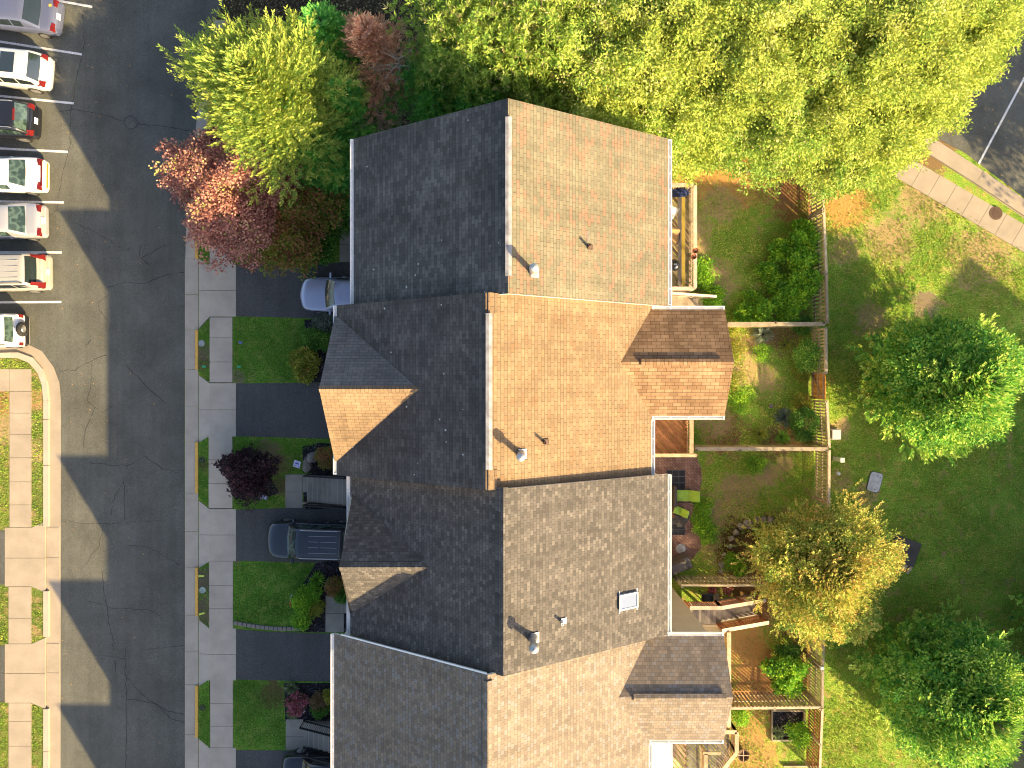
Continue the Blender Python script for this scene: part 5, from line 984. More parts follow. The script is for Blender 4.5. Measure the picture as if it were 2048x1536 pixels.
# bright tree mass upper right
BR = [(1180, 50, 9.5, 2.7, 11), (1195, 175, 8, 2.4, 9.5), (1290, 95, 9, 2.6, 11), (1300, 225, 7.0, 2.2, 8.5), (1400, 40, 9.5, 2.7, 11), (1410, 165, 8, 2.5, 9.5), (1475, 225, 6.5, 1.9, 8), (1385, 268, 5.5, 1.5, 6.5), (1520, 90, 9.5, 2.8, 11), (1575, 215, 7.5, 2.4, 9), (1640, 60, 9, 2.7, 10.5), (1675, 190, 8, 2.6, 9.5),
      (1690, 290, 5.5, 1.9, 7), (1765, 90, 9, 2.7, 10.5), (1775, 230, 7, 2.3, 8.5), (1850, 50, 9, 2.6, 10.5), (1865, 160, 7.5, 2.2, 9), (1935, 85, 7, 2.0, 8.5), (1980, 20, 8, 1.9, 9), (1560, 285, 4.5, 1.3, 5.5)]
LB = ['bright tree at the top edge above the pale roof, leftmost of the yellow-green mass', 'bright tree touching the pale roof slope at its middle', 'bright tree behind the right half of the pale roof', 'bright tree touching the pale roof near its right corner', 'bright tree at the top edge above the right corner of the roof', 'bright tree standing off the upper right roof corner', 'bright tree over the white-capped fence', 'small bright tree hanging over the upper corner of the top yard',
      'bright tree at the top edge above the middle of the top yard', 'bright tree leaning over the striped shade in the top yard', 'bright tree at the top edge in line with the rear fence', 'bright tree above the upper end of the rear picket fence', 'low bright tree hanging over the upper end of the picket fence', 'bright tree at the top edge, left of the footpath bend', 'bright tree arching over the bend of the footpath', 'bright yellowish tree at the top edge, second from the car park',
      'bright tree overhanging the kerb of the upper right car park', 'yellowish tree reaching farthest over the upper right car park', 'yellowish tree at the top edge over the upper right car park', 'smallest bright tree, dangling over the dark slatted shade']
for i, (px, py, z, rr, h) in enumerate(BR):
    t = tree('broadleaf_tree', LB[i], 'tree', px, py, z, PG); trunk(t, h*.92, .15, 12, rr*.85)
    clump_crown(t, (0, 0, h*.66), (rr, rr, h*.34), int(340*rr), 38, 'leaf_bright' if i % 3 or px > 1700 else 'leaf_pine_lit', leaf=(.14, .065), cl=.33, shell=.42, low=-.5, jit=.24)
    clump_crown(t, (0, 0, h*.74), (rr*.9, rr*.9, h*.28), int(34*rr), 60, 'leaf_bright', leaf=(.15, .07), cl=.5, shell=.8, low=.0, jit=.2, name='upper_crown')
# two dense evergreens and the golden tree on the right
t = tree('evergreen_tree', 'large dense dark green evergreen on the lawn, at the middle of the right edge', 'tree', 1945, 762, 5.5); trunk(t, 7, .22, 9, 2.6)
spray_crown(t, 1.2, 7.2, 3.25, 430, 'leaf_cypress', 'round', ns=13, nl=12, leaf=(.2, .085), up=(-.05, 1.15)); clump_crown(t, (0, 0, 3.4), (2.2, 2.2, 2.3), 330, 16, 'leaf_dark_pine', leaf=(.2, .12), cl=.4, name='inner_crown'); clump_crown(t, (0, 0, 3.6), (3.0, 3.0, 3.0), 620, 24, 'leaf_cypress', leaf=(.16, .08), cl=.32, shell=.84, jit=.09, name='outer_crown')
t = tree('evergreen_tree', 'large dense dark green evergreen in the lower right corner', 'tree', 1945, 1415, 5.5); trunk(t, 7.5, .22, 9, 2.8)
spray_crown(t, 1.2, 7.6, 3.45, 460, 'leaf_cypress', 'round', ns=13, nl=12, leaf=(.2, .085), up=(-.05, 1.15)); clump_crown(t, (0, 0, 3.6), (2.3, 2.3, 2.4), 350, 16, 'leaf_dark_pine', leaf=(.2, .12), cl=.4, name='inner_crown'); clump_crown(t, (0, 0, 3.8), (3.2, 3.2, 3.2), 700, 24, 'leaf_cypress', leaf=(.16, .08), cl=.32, shell=.84, jit=.09, name='outer_crown')
t = tree('autumn_tree', 'golden-orange autumn tree with fanned branches over the rear fence', 'tree', 1656, 1146, 3.8); trunk(t, 5, .16, 10, 2.8)
spray_crown(t, 1.2, 5.6, 3.75, 480, 'leaf_gold', 'round', ns=14, nl=12, leaf=(.12, .06), up=(.15, 1.35)); clump_crown(t, (0, 0, 2.9), (2.3, 2.3, 1.7), 330, 14, 'leaf_green', leaf=(.15, .09), cl=.35, name='inner_crown'); clump_crown(t, (0, 0, 3.3), (3.2, 3.2, 2.2), 620, 30, 'leaf_gold', leaf=(.12, .07), cl=.32, shell=.8, jit=.12, name='outer_crown')
t = tree('evergreen_tree', 'sliver of a dark tree past the right edge between the two evergreens', 'tree', 2165, 1240, 3); trunk(t, 4, .14, 8, 1.4)
spray_crown(t, .5, 5, 1.9, 150, 'leaf_cypress', 'round', ns=9, nl=9, leaf=(.2, .085), up=(-.1, .9))
# trees outside the frame whose shadows fall on the north-west lot
for (x, y, rr, h) in ((-14, 24, 3.2, 10), (-7, 27, 3.2, 11)):
    t = thing('broadleaf_tree', 'tree beyond the upper edge, '+('left' if x < -10 else 'right')+' one of the pair behind the yellow-green tree', 'tree', (x, y, 0), 0, PG); trunk(t, h*.9, .2, 10, 2.5)
    clump_crown(t, (0, 0, h*.62), (rr, rr, h*.36), 700, 24, 'leaf_green', leaf=(.2, .12), cl=.45)

for (x, y, rr, h, lb) in ((37, 5, 3.0, 9.5, 'nearest the common lawn'), (41.5, 10, 3.2, 10.5, 'farthest from the lawn'), (36, 9.5, 2.6, 9, 'nearest the car park')):
    t = thing('broadleaf_tree', 'tree past the upper right edge shading the car park, '+lb, 'tree', (x, y, 0), 0, PG); trunk(t, h*.9, .2, 10, 2.5)
    clump_crown(t, (0, 0, h*.66), (rr, rr, h*.34), 420, 22, 'leaf_bright', leaf=(.22, .13), cl=.45)

# ---------------- garden plants ----------------
def shrub(px, py, z, r, mat, label, n=None, leaf=(.10, .07), name='shrub', cl=.22, ry=None, dense=26, jit=.1, shell=.75):
    p = P(px, py, z*.6); t = thing(name, label, 'shrub', (p.x, p.y, .05)); n = n or int(230*r*r+40)
    clump_crown(t, (0, 0, z*.5), (r, ry or r, z*.52), n, dense, mat, leaf=leaf, cl=cl, name='foliage', shell=shell, jit=jit, low=-.2); trunk(t, z*.7, .03, 5, r*.6, name='stem'); return t
def blades(px, py, r, n, mat, label, name='grass_clump', w=.035, h=.5, arch=.5):
    p = P(px, py, .2); t = thing(name, label, 'plant', (p.x, p.y, .1)); az = rnd(n, 0, 6.283); L = r*rnd(n, .55, 1.1); e = rnd(n, .15, 1.2); C = []; D = []; Ls = []; 
    d = np.stack([np.cos(az)*np.cos(e), np.sin(az)*np.cos(e), np.sin(e)], 1); C0 = np.stack([np.cos(az)*.04, np.sin(az)*.04, np.zeros(n)], 1)
    m1 = C0+d*(L*.5)[:, None]; d2 = d.copy(); d2[:, 2] -= arch*1.2; d2 /= np.linalg.norm(d2, axis=1, keepdims=True)
    C = np.concatenate([C0, m1-d*.06*L[:, None]]); D = np.concatenate([d, d2]); U = np.cross(D, np.array([0, 0, 1.])); N = 2*n
    leafmesh(C, D, U, np.concatenate([L*.62, L*.6]), w*rnd(N, .8, 1.3), .4+RS.normal(0, .2, N), 'leaves', mat, t)
    q = MB(); q.cyl(0, 0, 0, .08, .06, .03, 8); q.build('crown_base', 'bark', t); return t
shrub(628, 678, .9, .52, 'leaf_green', 'clipped round green bush in the top mulch bed, nearest the lawn')
shrub(657, 682, .9, .42, 'leaf_green', 'clipped dark bush right of the round one, half under the gable')
shrub(652, 650, .7, .55, 'leaf_grey', 'silvery grey-green ground shrub at the top of the mulch bed'); shrub(610, 728, 1.0, .62, 'leaf_lime', 'lime-yellow shrub with red tips in the top mulch bed', ry=.9, leaf=(.13, .1))
shrub(655, 915, .8, .50, 'leaf_redgreen', 'small reddish-green shrub by the boulder and stairs', leaf=(.08, .06))
t = shrub(497, 945, 2.4, 1.25, 'leaf_purple', 'dark purple-leaved bush overhanging the pavement slabs', n=520, leaf=(.15, .09), name='purple_bush', shell=.3, jit=.16, dense=17); spray_crown(t, .2, 2.3, 1.5, 90, 'leaf_purple', 'round', ns=8, nl=7, leaf=(.13, .06), up=(.1, 1.2), name='twigs')
blades(633, 1160, .52, 160, 'leaf_lush', 'bright green arching grass clump in the black mulch, by the parked SUV'); shrub(670, 1172, .6, .40, 'leaf_redgreen', 'small red-flecked shrub at the small gable'); 
shrub(620, 1188, .7, .45, 'leaf_lush', 'leafy green plant in the middle of the black mulch bed', leaf=(.13, .05)); shrub(606, 1205, .9, .42, 'leaf_lush', 'loose olive plant at the edge of the lawn beside the red stake', leaf=(.15, .04), ry=.6); shrub(628, 1215, .6, .36, 'leaf_lime', 'small lime plant above the concrete walk slabs', leaf=(.13, .06)); shrub(603, 1240, .6, .36, 'leaf_lush', 'tapering green plant at the end of the block edging', leaf=(.14, .05)); shrub(684, 1190, .5, .28, 'leaf_green', 'little green plant at the corner of the concrete walk slabs')
blades(583, 1377, .42, 170, 'leaf_variegated', 'striped pale-edged grass at the lower front bed, upper one'); shrub(594, 1407, .75, .46, 'petal_pink', 'pink flowering rose bush between two striped grasses', leaf=(.09, .09), name='rose_bush'); blades(584, 1428, .38, 150, 'leaf_variegated', 'striped pale-edged grass below the pink flowers'); shrub(637, 1401, .6, .36, 'leaf_dry', 'dry tan tuft in the lower front bed'); shrub(640, 1418, .5, .33, 'leaf_green', 'low green plant below the dry tan tuft'); shrub(664, 1392, .6, .3, 'leaf_lime', 'lime shrub half under the eave in the lower front bed')
blades(640, 1501, .34, 70, 'leaf_green', 'green leafy plant in the gravel beside the bottom stairs')
# back yards
for i, (px, py, r, z) in enumerate(((1604, 458, .4, .8), (1606, 482, .62, 1.2), (1600, 525, .7, 1.3), (1612, 562, .6, 1.4), (1560, 500, .5, .7), (1590, 590, .8, 1.2), (1572, 618, .7, 1.0), (1522, 622, .55, .9), (1488, 628, .45, .6), (1555, 570, .5, .6), (1535, 545, .45, .4))):
    shrub(px, py, z, r, 'leaf_lush', ('small leafy sapling at the end of the striped fence shade', 'leafy vine clump against the picket fence, upper one', 'lush green bush against the picket fence, middle one', 'yellow-green vine reaching over the picket fence', 'low green plant out in the top yard grass', 'large dark leafy bush in the lower corner of the top yard', 'leafy bush along the first dividing fence, near the rear corner', 'bright leafy bush with stems over the dividing fence cap', 'low green growth by the dividing fence near the rear wing', 'green weed patch in the middle of the top yard', 'small weed patch near the top yard centre')[i], leaf=(.15, .10), shell=.3, jit=.22)
for i, (px, py) in enumerate(((1408, 560), (1430, 590), (1400, 535), (1420, 605), (1500, 600))): shrub(px, py, .3, .42, 'leaf_lush', ('low sunlit weeds beside the deck of the top townhouse, middle', 'low sunlit weeds near the deck stairs', 'low sunlit weeds by the red flower pots', 'low weeds at the foot of the deck stairs', 'ragged tan weeds along the lower part of the top yard')[i], leaf=(.12, .05), dense=16, jit=.3)
blades(1526, 668, .62, 130, 'leaf_grey', 'spiky silvery plant beside the first dividing fence', w=.05); blades(1570, 690, .45, 70, 'leaf_lime', 'thin yellowish spiky plant left of the round green shrub', w=.035)
shrub(1614, 712, 1.2, .58, 'leaf_cypress', 'dense rounded green shrub by the fence above the orange gate', leaf=(.09, .06), dense=32, ry=.8); shrub(1603, 748, .5, .3, 'leaf_lime', 'small orange-tinged plant just left of the orange gate'); shrub(1603, 650, .7, .35, 'leaf_green', 'small dark green bush in the corner below the first dividing fence')
shrub(1608, 848, 1.2, .62, 'leaf_green', 'dense dark shrub by the fence below the orange gate', leaf=(.08, .06), dense=32, ry=.85); shrub(1605, 806, .6, .4, 'leaf_lime', 'small reddish-yellow plant just below the orange gate'); blades(1570, 835, .65, 80, 'leaf_grey', 'large silvery strap-leaved plant beside the dark shrub', w=.075)
blades(1520, 868, .5, 150, 'leaf_lime', 'yellow-green grassy clump along the second dividing fence', w=.03); blades(1565, 874, .5, 110, 'leaf_lush', 'green grassy clump between the yellow-green one and the dark shrub', w=.03)
for i, (px, py, r) in enumerate(((1462, 655, .4), (1470, 700, .5), (1462, 760, .55), (1480, 800, .6), (1525, 705, .4))): shrub(px, py, .25, r, 'leaf_lime' if i < 3 else 'leaf_lush', ('sunlit low growth beside the rear wing, uppermost', 'sunlit low growth beside the rear wing ridge', 'sunlit low growth beside the rear wing, below its ridge', 'bright grassy tufts near the lower corner of the rear wing', 'sunlit weeds in the middle of the second yard')[i], leaf=(.08, .04), dense=13, jit=.35)
for i, (px, py, r) in enumerate(((1408, 1010, .42), (1405, 1040, .4), (1415, 1065, .5), (1512, 930, .4), (1465, 1120, .35), (1478, 1135, .35))): shrub(px, py, .3, r, 'leaf_lush', ('bright green tuft right of the lime lounge chair', 'bright green tuft right of the lime stool', 'sunlit yellow-green tuft at the patio edge', 'sunlit tuft in the third yard below the fence', 'small-leaved plant in the dark bed, upper one', 'small-leaved plant in the dark bed, lower one')[i], leaf=(.08, .05), dense=14, jit=.3)
shrub(1572, 1345, 1.5, .95, 'leaf_lush', 'large leafy green shrub in the striped shade of the fourth yard', leaf=(.15, .09), shell=.35, jit=.2); shrub(1572, 1308, .9, .5, 'leaf_green', 'dark leafy shrub just above the large one in the fourth yard', shell=.3, jit=.2)
shrub(1598, 1465, 1.0, .55, 'leaf_lush', 'leafy green shrub in the lowest yard beside the red fence', shell=.4, jit=.2); blades(1556, 1466, .42, 120, 'leaf_variegated', 'spiky blue-green plant at the corner of the raised bed'); shrub(1480, 1430, .4, .42, 'leaf_lush', 'sunlit green plant just below the lowest dividing fence', leaf=(.1, .04), dense=16, jit=.3)

# ---------------- things in the yards ----------------
def rock(px, py, r, label, name='boulder', sq=1.0, ang=0, z=.3, group=None, mat='stone'):
    p = P(px, py, 0); bm = bmesh.new(); bmesh.ops.create_icosphere(bm, subdivisions=3, radius=1); rs = random.Random(int(px*7+py))
    ph = [rs.uniform(0, 6) for _ in range(6)]
    for v in bm.verts:
        c = v.co.copy(); k = 1+.13*math.sin(c.x*3+ph[0])+.13*math.sin(c.y*3.3+ph[1])+.10*math.sin(c.z*4+ph[2]+c.x*3)+.05*math.sin(c.x*9+ph[3]+c.y*8); v.co = Vector((c.x*r*k, c.y*r*sq*k, c.z*z*k))
    me = bpy.data.meshes.new(name); bm.to_mesh(me); bm.free(); me.materials.append(M(mat)); me.polygons.foreach_set('use_smooth', [False]*len(me.polygons)); o = bpy.data.objects.new(name, me); COL.objects.link(o); o.location = (p.x, p.y, .1); o.rotation_euler = (0, 0, ang); return tag(o, label, 'rock', group)
rock(627, 914, .36, 'large grey boulder beside the entrance stairs', sq=.8, ang=.8, z=.4); rock(617, 930, .26, 'smaller grey boulder just below the large one by the stairs', sq=1.2, z=.3)
RW = [(1458, 1092, .16), (1461, 1076, .17), (1470, 1063, .18), (1480, 1052, .20), (1496, 1046, .27), (1512, 1039, .16), (1524, 1038, .2), (1538, 1039, .2), (1441, 1130, .16), (1440, 1142, .15), (1447, 1108, .13)]
for i, (px, py, r) in enumerate(RW): rock(px, py, r, 'border rock left of the golden tree, '+('lowest of the upper arc', 'second of the upper arc from below', 'third of the upper arc from below', 'fourth of the upper arc from below', 'largest of the arc, at its bend', 'small one right of the largest', 'second right of the largest', 'right end under the leaves', 'upper of the pair at the dark bed', 'lowest of all, by the slatted fence', 'loose one between the arc and the pair')[i], 'border_rock', .8, i, .16, 'rocks bordering the dark planting bed')
# kettle grill on the deck
p = P(1350, 529, DZ+.9); t = thing('kettle_grill', 'glossy black kettle grill on the deck of the top townhouse', 'grill', (p.x, p.y, DZ+.02)); q = MB(); q.lathe(0, 0, [(.02, .42), (.18, .46), (.27, .58), (.29, .70)], 24); q.build('bowl', 'paint_black', t, smooth=True)
q = MB(); q.lathe(0, 0, [(.30, .70), (.285, .78), (.22, .88), (.12, .94), (.001, .96)], 24); l = q.build('lid', 'paint_black', t, smooth=True); q = MB(); q.box(-.07, .07, -.015, .015, .985, 1.01); q.box(-.07, -.05, -.012, .012, .94, .99); q.box(.05, .07, -.012, .012, .94, .99); q.build('handle', 'alloy', l)
for a in (0, 2.1, 4.2): q = MB(); q.tube([(.15*math.cos(a), .15*math.sin(a), .48), (.28*math.cos(a), .28*math.sin(a), 0)], .012, 6); q.build('leg', 'alloy', t)
# crumpled navy tarp
p = P(1363, 382, DZ+.5); bm = bmesh.new(); bmesh.ops.create_icosphere(bm, subdivisions=4, radius=1)
for v in bm.verts: c = v.co; k = 1+.22*math.sin(c.x*9+c.y*5)+.16*math.sin(c.y*13+c.z*6); v.co = Vector((c.x*.42*k, c.y*.22*k, max(-.02, c.z*.45*k)))
me = bpy.data.meshes.new('crumpled_tarp'); bm.to_mesh(me); bm.free(); me.materials.append(M('navy_cloth')); o = bpy.data.objects.new('crumpled_tarp', me); COL.objects.link(o); o.location = (p.x, p.y, DZ+.04); tag(o, 'crumpled navy blue and white tarp in the corner of the top deck', 'tarp')
def pot(px, py, z, r, label, mat='terracotta', plant=None, h=.26):
    p = P(px, py, z+h); t = thing('flower_pot', label, 'pot', (p.x, p.y, z)); q = MB(); q.lathe(0, 0, [(.001, .0), (r*.7, 0), (r, h), (r*1.08, h), (r*1.08, h-.04), (r*.9, h-.04), (r*.88, h-.06), (.001, h-.06)], 18); q.build('pot_body', mat, t); q = MB(); q.cyl(0, 0, h-.075, h-.055, r*.86, n=16); q.build('soil', 'brown_mulch', t)
    if plant: clump_crown(t, (0, 0, h+.08), (r*1.1, r*1.1, .16), 30, 14, plant, leaf=(.06, .045), cl=.08, name='plant')
    return t
pot(1391, 501, DZ+.98, .14, 'terracotta pot on the deck rail, upper of the pair'); pot(1388, 513, DZ+.98, .13, 'terracotta pot on the deck rail, lower of the pair'); pot(1372, 361, DZ+.98, .08, 'small terracotta pot on the top rail of the deck', h=.14)
def chair(px, py, z, mat, label, ang, frame='black_metal', w=.5, lean=.25, long=0, wick=False):
    p = P(px, py, z+.45); t = thing('patio_chair', label, 'chair', (p.x, p.y, z), ang); q = MB(); q.hexa([(-w/2, -w/2, .38), (w/2+long, -w/2, .40), (w/2+long, w/2, .40), (-w/2, w/2, .38)], [(-w/2, -w/2, .44), (w/2+long, -w/2, .47), (w/2+long, w/2, .47), (-w/2, w/2, .44)]); q.build('seat', mat, t, bevel=.02)
    q = MB(); q.hexa([(-w/2-.02, -w/2, .44), (-w/2+.05, -w/2, .44), (-w/2+.05, w/2, .44), (-w/2-.02, w/2, .44)], [(-w/2-lean-.05, -w/2+.02, .92), (-w/2-lean+.03, -w/2+.02, .93), (-w/2-lean+.03, w/2-.02, .93), (-w/2-lean-.05, w/2-.02, .92)]); q.build('backrest', mat, t, bevel=.02)
    for (a, b) in ((-1, -1), (-1, 1), (1, -1), (1, 1)): q = MB(); q.tube([(a*w/2+(long if a > 0 else 0), b*(w/2+.03), .62 if a < 0 else .60), (a*w/2*1.05+(long if a > 0 else 0), b*(w/2+.03), 0)], .014, 6); q.build('leg', frame, t)
    for b in (-1, 1): q = MB(); q.tube([(-w/2, b*(w/2+.03), .62), (w/2+long, b*(w/2+.03), .60)], .02, 6); q.build('armrest', frame, t)
    return t
chair(1345, 421, DZ+.02, 'white_paint', 'white folding chair at the eave on the top deck', R(60), 'alloy', .42); chair(1347, 476, DZ+.02, 'tan_cloth', 'tan cloth chair on the top deck above the grill', R(-95), w=.45, lean=.1)
chair(1368, 991, .05, 'lime_cloth', 'lime green cushioned lounge chair on the patio, the larger one', R(180), w=.6, lean=.38, long=.1); chair(1356, 1021, .05, 'lime_cloth', 'lime green low patio chair, the smaller one', R(160), w=.42, lean=.22)
p = P(1340, 992, .5); t = thing('wicker_sofa', 'dark wicker sofa on the patio along the eave', 'sofa', (p.x, p.y, .04)); q = MB(); q.box(-.3, .3, -.55, .55, .05, .38); q.build('base', 'wicker', t, bevel=.03); q = MB(); q.box(.14, .3, -.55, .55, .38, .8); q.build('backrest', 'wicker', t, bevel=.03)
p = P(1363, 1034, .35); t = thing('wicker_table', 'dark round-edged wicker side table by the small lime chair', 'table', (p.x, p.y, .04)); q = MB(); q.cyl(0, 0, .38, .42, .38, n=24); q.build('table_top', 'wicker', t); q = MB(); q.lathe(0, 0, [(.2, 0), (.12, .2), (.22, .38)], 16); q.build('pedestal', 'wicker', t)
# covered grill
p = P(1357, 1134, 1.0); t = thing('covered_grill', 'large grill under a charcoal cover at the patio end', 'grill', (p.x, p.y, .03), R(22)); q = MB(); q.hexa([(-.75, -.36, 0), (.75, -.36, 0), (.75, .36, 0), (-.75, .36, 0)], [(-.72, -.33, .95), (.72, -.33, .95), (.72, .33, .95), (-.72, .33, .95)])
q.hexa([(-.45, -.31, .955), (.45, -.31, .955), (.45, .31, .955), (-.45, .31, .955)], [(-.42, -.2, 1.18), (.42, -.2, 1.18), (.42, .25, 1.18), (-.42, .25, 1.18)]); q.build('cover', 'charcoal_cover', t, bevel=.05)
for x in (-.6, .6): q = MB(); q.box(x-.03, x+.03, -.38, -.361, .3, .5); q.build('strap', 'black_plastic', t)
p = P(1362, 1098, .1); q = MB(); q.cyl(p.x, p.y, .031, .10, .27, .25, 24); q.lathe(p.x, p.y, [(.05, .10), (.05, .16), (.03, .16), (.03, .10)], 12); single('umbrella_base', q, 'lid_grey', 'round grey umbrella base on the brick patio', 'umbrella base')
# fire pit, flower pots by the stairs, lamp on the fence post
p = P(1487, 1511, .3); t = thing('fire_pit', 'round rusty fire bowl with a cross-shaped grate in the lowest yard', 'fire pit', (p.x, p.y, 0)); q = MB(); q.lathe(0, 0, [(.001, .12), (.2, .14), (.30, .30), (.33, .30), (.33, .27), (.31, .26), (.22, .1), (.001, .08)], 28); q.build('bowl', 'rust_iron', t, smooth=False)
q = MB(); q.box(-.30, .30, -.018, .018, .285, .305); q.box(-.018, .018, -.30, .30, .286, .306); q.build('grate', 'tan_wood', t)
for a in (.5, 2.6, 4.7): q = MB(); q.tube([(.25*math.cos(a), .25*math.sin(a), .2), (.3*math.cos(a), .3*math.sin(a), 0)], .015, 6); q.build('leg', 'rust_iron', t)
pot(1424, 1180, .02, .2, 'pot of red flowers behind the slatted fence, left one', plant='petal_pink'); pot(1456, 1180, .02, .2, 'pot of red flowers behind the slatted fence, right one', plant='petal_pink')
p = P(1413, 1193, .5); t = thing('grill_cart', 'small dark grill cart behind the slatted fence', 'grill', (p.x, p.y, .0)); q = MB(); q.box(-.3, .3, -.22, .22, .5, .75); q.build('firebox', 'paint_black', t, bevel=.04); q = MB(); q.box(.32, .6, -.2, .2, .70, .73); q.build('shelf', 'grey_wood', t)
for (a, b) in ((-1, -1), (-1, 1), (1, -1), (1, 1)): q = MB(); q.box(a*.27-.02, a*.27+.02, b*.19-.02, b*.19+.02, 0, .5); q.build('leg', 'black_metal', t)
p = P(1645, 1337, 2.0); t = thing('post_lamp', 'square pale solar lamp cap on the rear fence post', 'lamp', (p.x, p.y, 1.86)); q = MB(); q.box(-.09, .09, -.09, .09, 0, .12); q.build('lamp_body', 'trim_white', t, bevel=.01); q = MB(); q.box(-.065, .065, -.065, .065, .121, .135); q.build('solar_panel', 'utility_grey', t)
q = MB(); X0, Y0 = G(1541, 1480); X1, Y1 = G(1608, 1418); 
for r_ in ((X0, X0+.08, Y0, Y1), (X1-.08, X1, Y0, Y1), (X0+.08, X1-.08, Y0, Y0+.08), (X0+.08, X1-.08, Y1-.08, Y1)): q.box(*r_, 0, .16)
single('planter_frame', q, 'weathered_wood', 'timber frame around the dark raised bed in the lowest yard', 'planter')
p = P(1608, 1533, .1); q = MB(); q.box(p.x-1.1, p.x+.9, p.y-.03, p.y+.05, 0, .14); single('timber_edging', q, 'weathered_wood', 'low timber edging at the bottom edge of the lowest yard', 'edging')
q = MB(); q.cyl(*G(1541, 812), 0, .12, .11, .1, 16); single('tree_stump', q, 'grey_wood', 'small grey stump in the second yard left of the strap-leaved plant', 'stump')
# utilities on the common lawn
p = P(1673, 869, .5); t = thing('utility_box', 'small grey utility cabinet at the fence, upper of the fence-side fittings', 'utility box', (p.x, p.y, 0)); q = MB(); q.box(-.22, .24, -.26, .26, 0, .5); q.build('cabinet', 'utility_grey', t, bevel=.02); q = MB(); q.box(-.235, -.221, -.2, .2, .08, .42); q.build('access_door', 'rust_metal', t); q = MB(); q.box(-.3, .3, -.3, .3, 0, .05); q.build('base_pad', 'concrete', t)
p = P(1684, 920, .9); t = thing('utility_pedestal', 'tall slim grey-green utility pedestal beside the fence', 'pedestal', (p.x, p.y, 0)); q = MB(); q.box(-.10, .10, -.11, .11, 0, .9); q.build('post_body', 'utility_green', t, bevel=.01); q = MB(); q.box(-.115, .115, -.125, .125, .9, .96); q.build('cap', 'utility_grey', t, bevel=.015)
p = P(1677, 947, .4); t = thing('vent_post', 'short pipe with a round pale cap below the utility pedestal', 'pipe', (p.x, p.y, 0)); q = MB(); q.cyl(0, 0, 0, .38, .07, n=16); q.build('pipe_body', 'utility_green', t); q = MB(); q.lathe(0, 0, [(.1, .36), (.1, .41), (.07, .43), (.001, .435)], 18); q.build('cap', 'utility_grey', t)
def rrect(w, h, r, n=5): return [(sx*(w/2-r)+r*math.cos(a0+k*PI/2/(n-1)), sy*(h/2-r)+r*math.sin(a0+k*PI/2/(n-1))) for (sx, sy, a0) in ((1, 1, 0), (-1, 1, PI/2), (-1, -1, PI), (1, -1, 3*PI/2)) for k in range(n)]
x, y = G(1749, 964); t = thing('access_hatch', 'rounded pale grey hatch lying tilted on the lawn below the evergreen', 'hatch', (x, y, 0), R(-15)); q = MB(); q.prism(rrect(.66, 1.04, .16), 0, .06); q.build('lid', 'lid_grey', t); q = MB(); q.prism(rrect(.72, 1.10, .18), 0, .04); q.build('frame', 'dark_concrete', t)
for (a, b) in ((-.2, .35), (.2, .3), (.08, -.38)): q = MB(); q.cyl(a, b, .06, .066, .025, n=10); q.build('bolt', 'black_metal', t)
x, y = G(1805, 1100); t = thing('storm_drain', 'dark square concrete drain slab with a round cover beside the golden tree', 'drain', (x, y, 0), R(-20)); q = MB(); q.box(-.72, .72, -.66, .66, .12, .24); q.build('slab', 'dark_concrete', t, bevel=.01); q = MB(); q.cyl(-.10, -.18, .24, .262, .3, n=28); c = q.build('cover', 'iron_ring', t)
q = MB(); q.lathe(-.10, -.18, [(.2, .262), (.2, .27), (.23, .27), (.23, .262)], 24); q.build('tread', 'rust_metal', c); q = MB()
for (a, b) in ((-.62, -.56), (.62, -.56), (-.62, .56), (.62, .56)): q.box(a-.1, a+.1, b-.1, b+.1, 0, .12)
q.build('footing', 'old_concrete', t); q = MB(); q.hexa([(.55, -1.1, 0), (.70, -1.1, 0), (.70, -.67, 0), (.55, -.67, 0)], [(.55, -1.1, .07), (.70, -1.1, .07), (.70, -.67, .22), (.55, -.67, .22)]); q.hexa([(.25, -1.02, 0), (.42, -1.0, 0), (.5, -.67, 0), (.2, -.67, 0)], [(.25, -1.02, .05), (.42, -1.0, .05), (.5, -.67, .15), (.2, -.67, .15)]); q.build('wing_wall', 'weathered_wood', t); q = MB(); q.cyl(.12, -.85, .0, .035, .42, n=20); q.build('apron', 'dark_concrete', t)
# front lawn bits
def yard_sign(px, py, label, w=.34, h=.46, tilt=.9, ang=0, mat='sign_blue'):
    p = P(px, py, .45); t = thing('yard_sign', label, 'sign', (p.x, p.y, .12), ang); q = MB(); a = Vector((0, -w/2, 0)); u = Vector((math.cos(tilt)*h, 0, math.sin(tilt)*h)); c = Vector((0, 0, .28)); v = Vector((0, w/2, 0)); n = Vector((-math.sin(tilt), 0, math.cos(tilt)))*.006
    q.hexa([c-v-n, c+u-v-n, c+u+v-n, c+v-n], [c-v+n, c+u-v+n, c+u+v+n, c+v+n]); q.build('panel', mat, t); q = MB()
    for (s0, s1, w0) in ((.50, .68, .40), (.22, .28, .62), (.80, .85, .3)): q.hexa([c+u*s0-v*w0*1.4+n*1.2, c+u*s1-v*w0*1.4+n*1.2, c+u*s1+v*w0*1.4+n*1.2, c+u*s0+v*w0*1.4+n*1.2], [c+u*s0-v*w0*1.4+n*2, c+u*s1-v*w0*1.4+n*2, c+u*s1+v*w0*1.4+n*2, c+u*s0+v*w0*1.4+n*2])
    q.build('print', 'sign_ink', t)
    for s in (-1, 1): q = MB(); q.tube([(0, s*w*.3, 0), (.01, s*w*.3, .34)], .006, 5); q.build('stake', 'black_metal', t)
yard_sign(592, 935, 'pale blue yard sign leaning by the boulder, facing the pavement', w=.36, h=.40, tilt=.35, ang=R(72)); yard_sign(606, 1426, 'small white garden sign leaning beside the pink flowers', w=.26, h=.22, tilt=.4, ang=R(115), mat='sign_white')
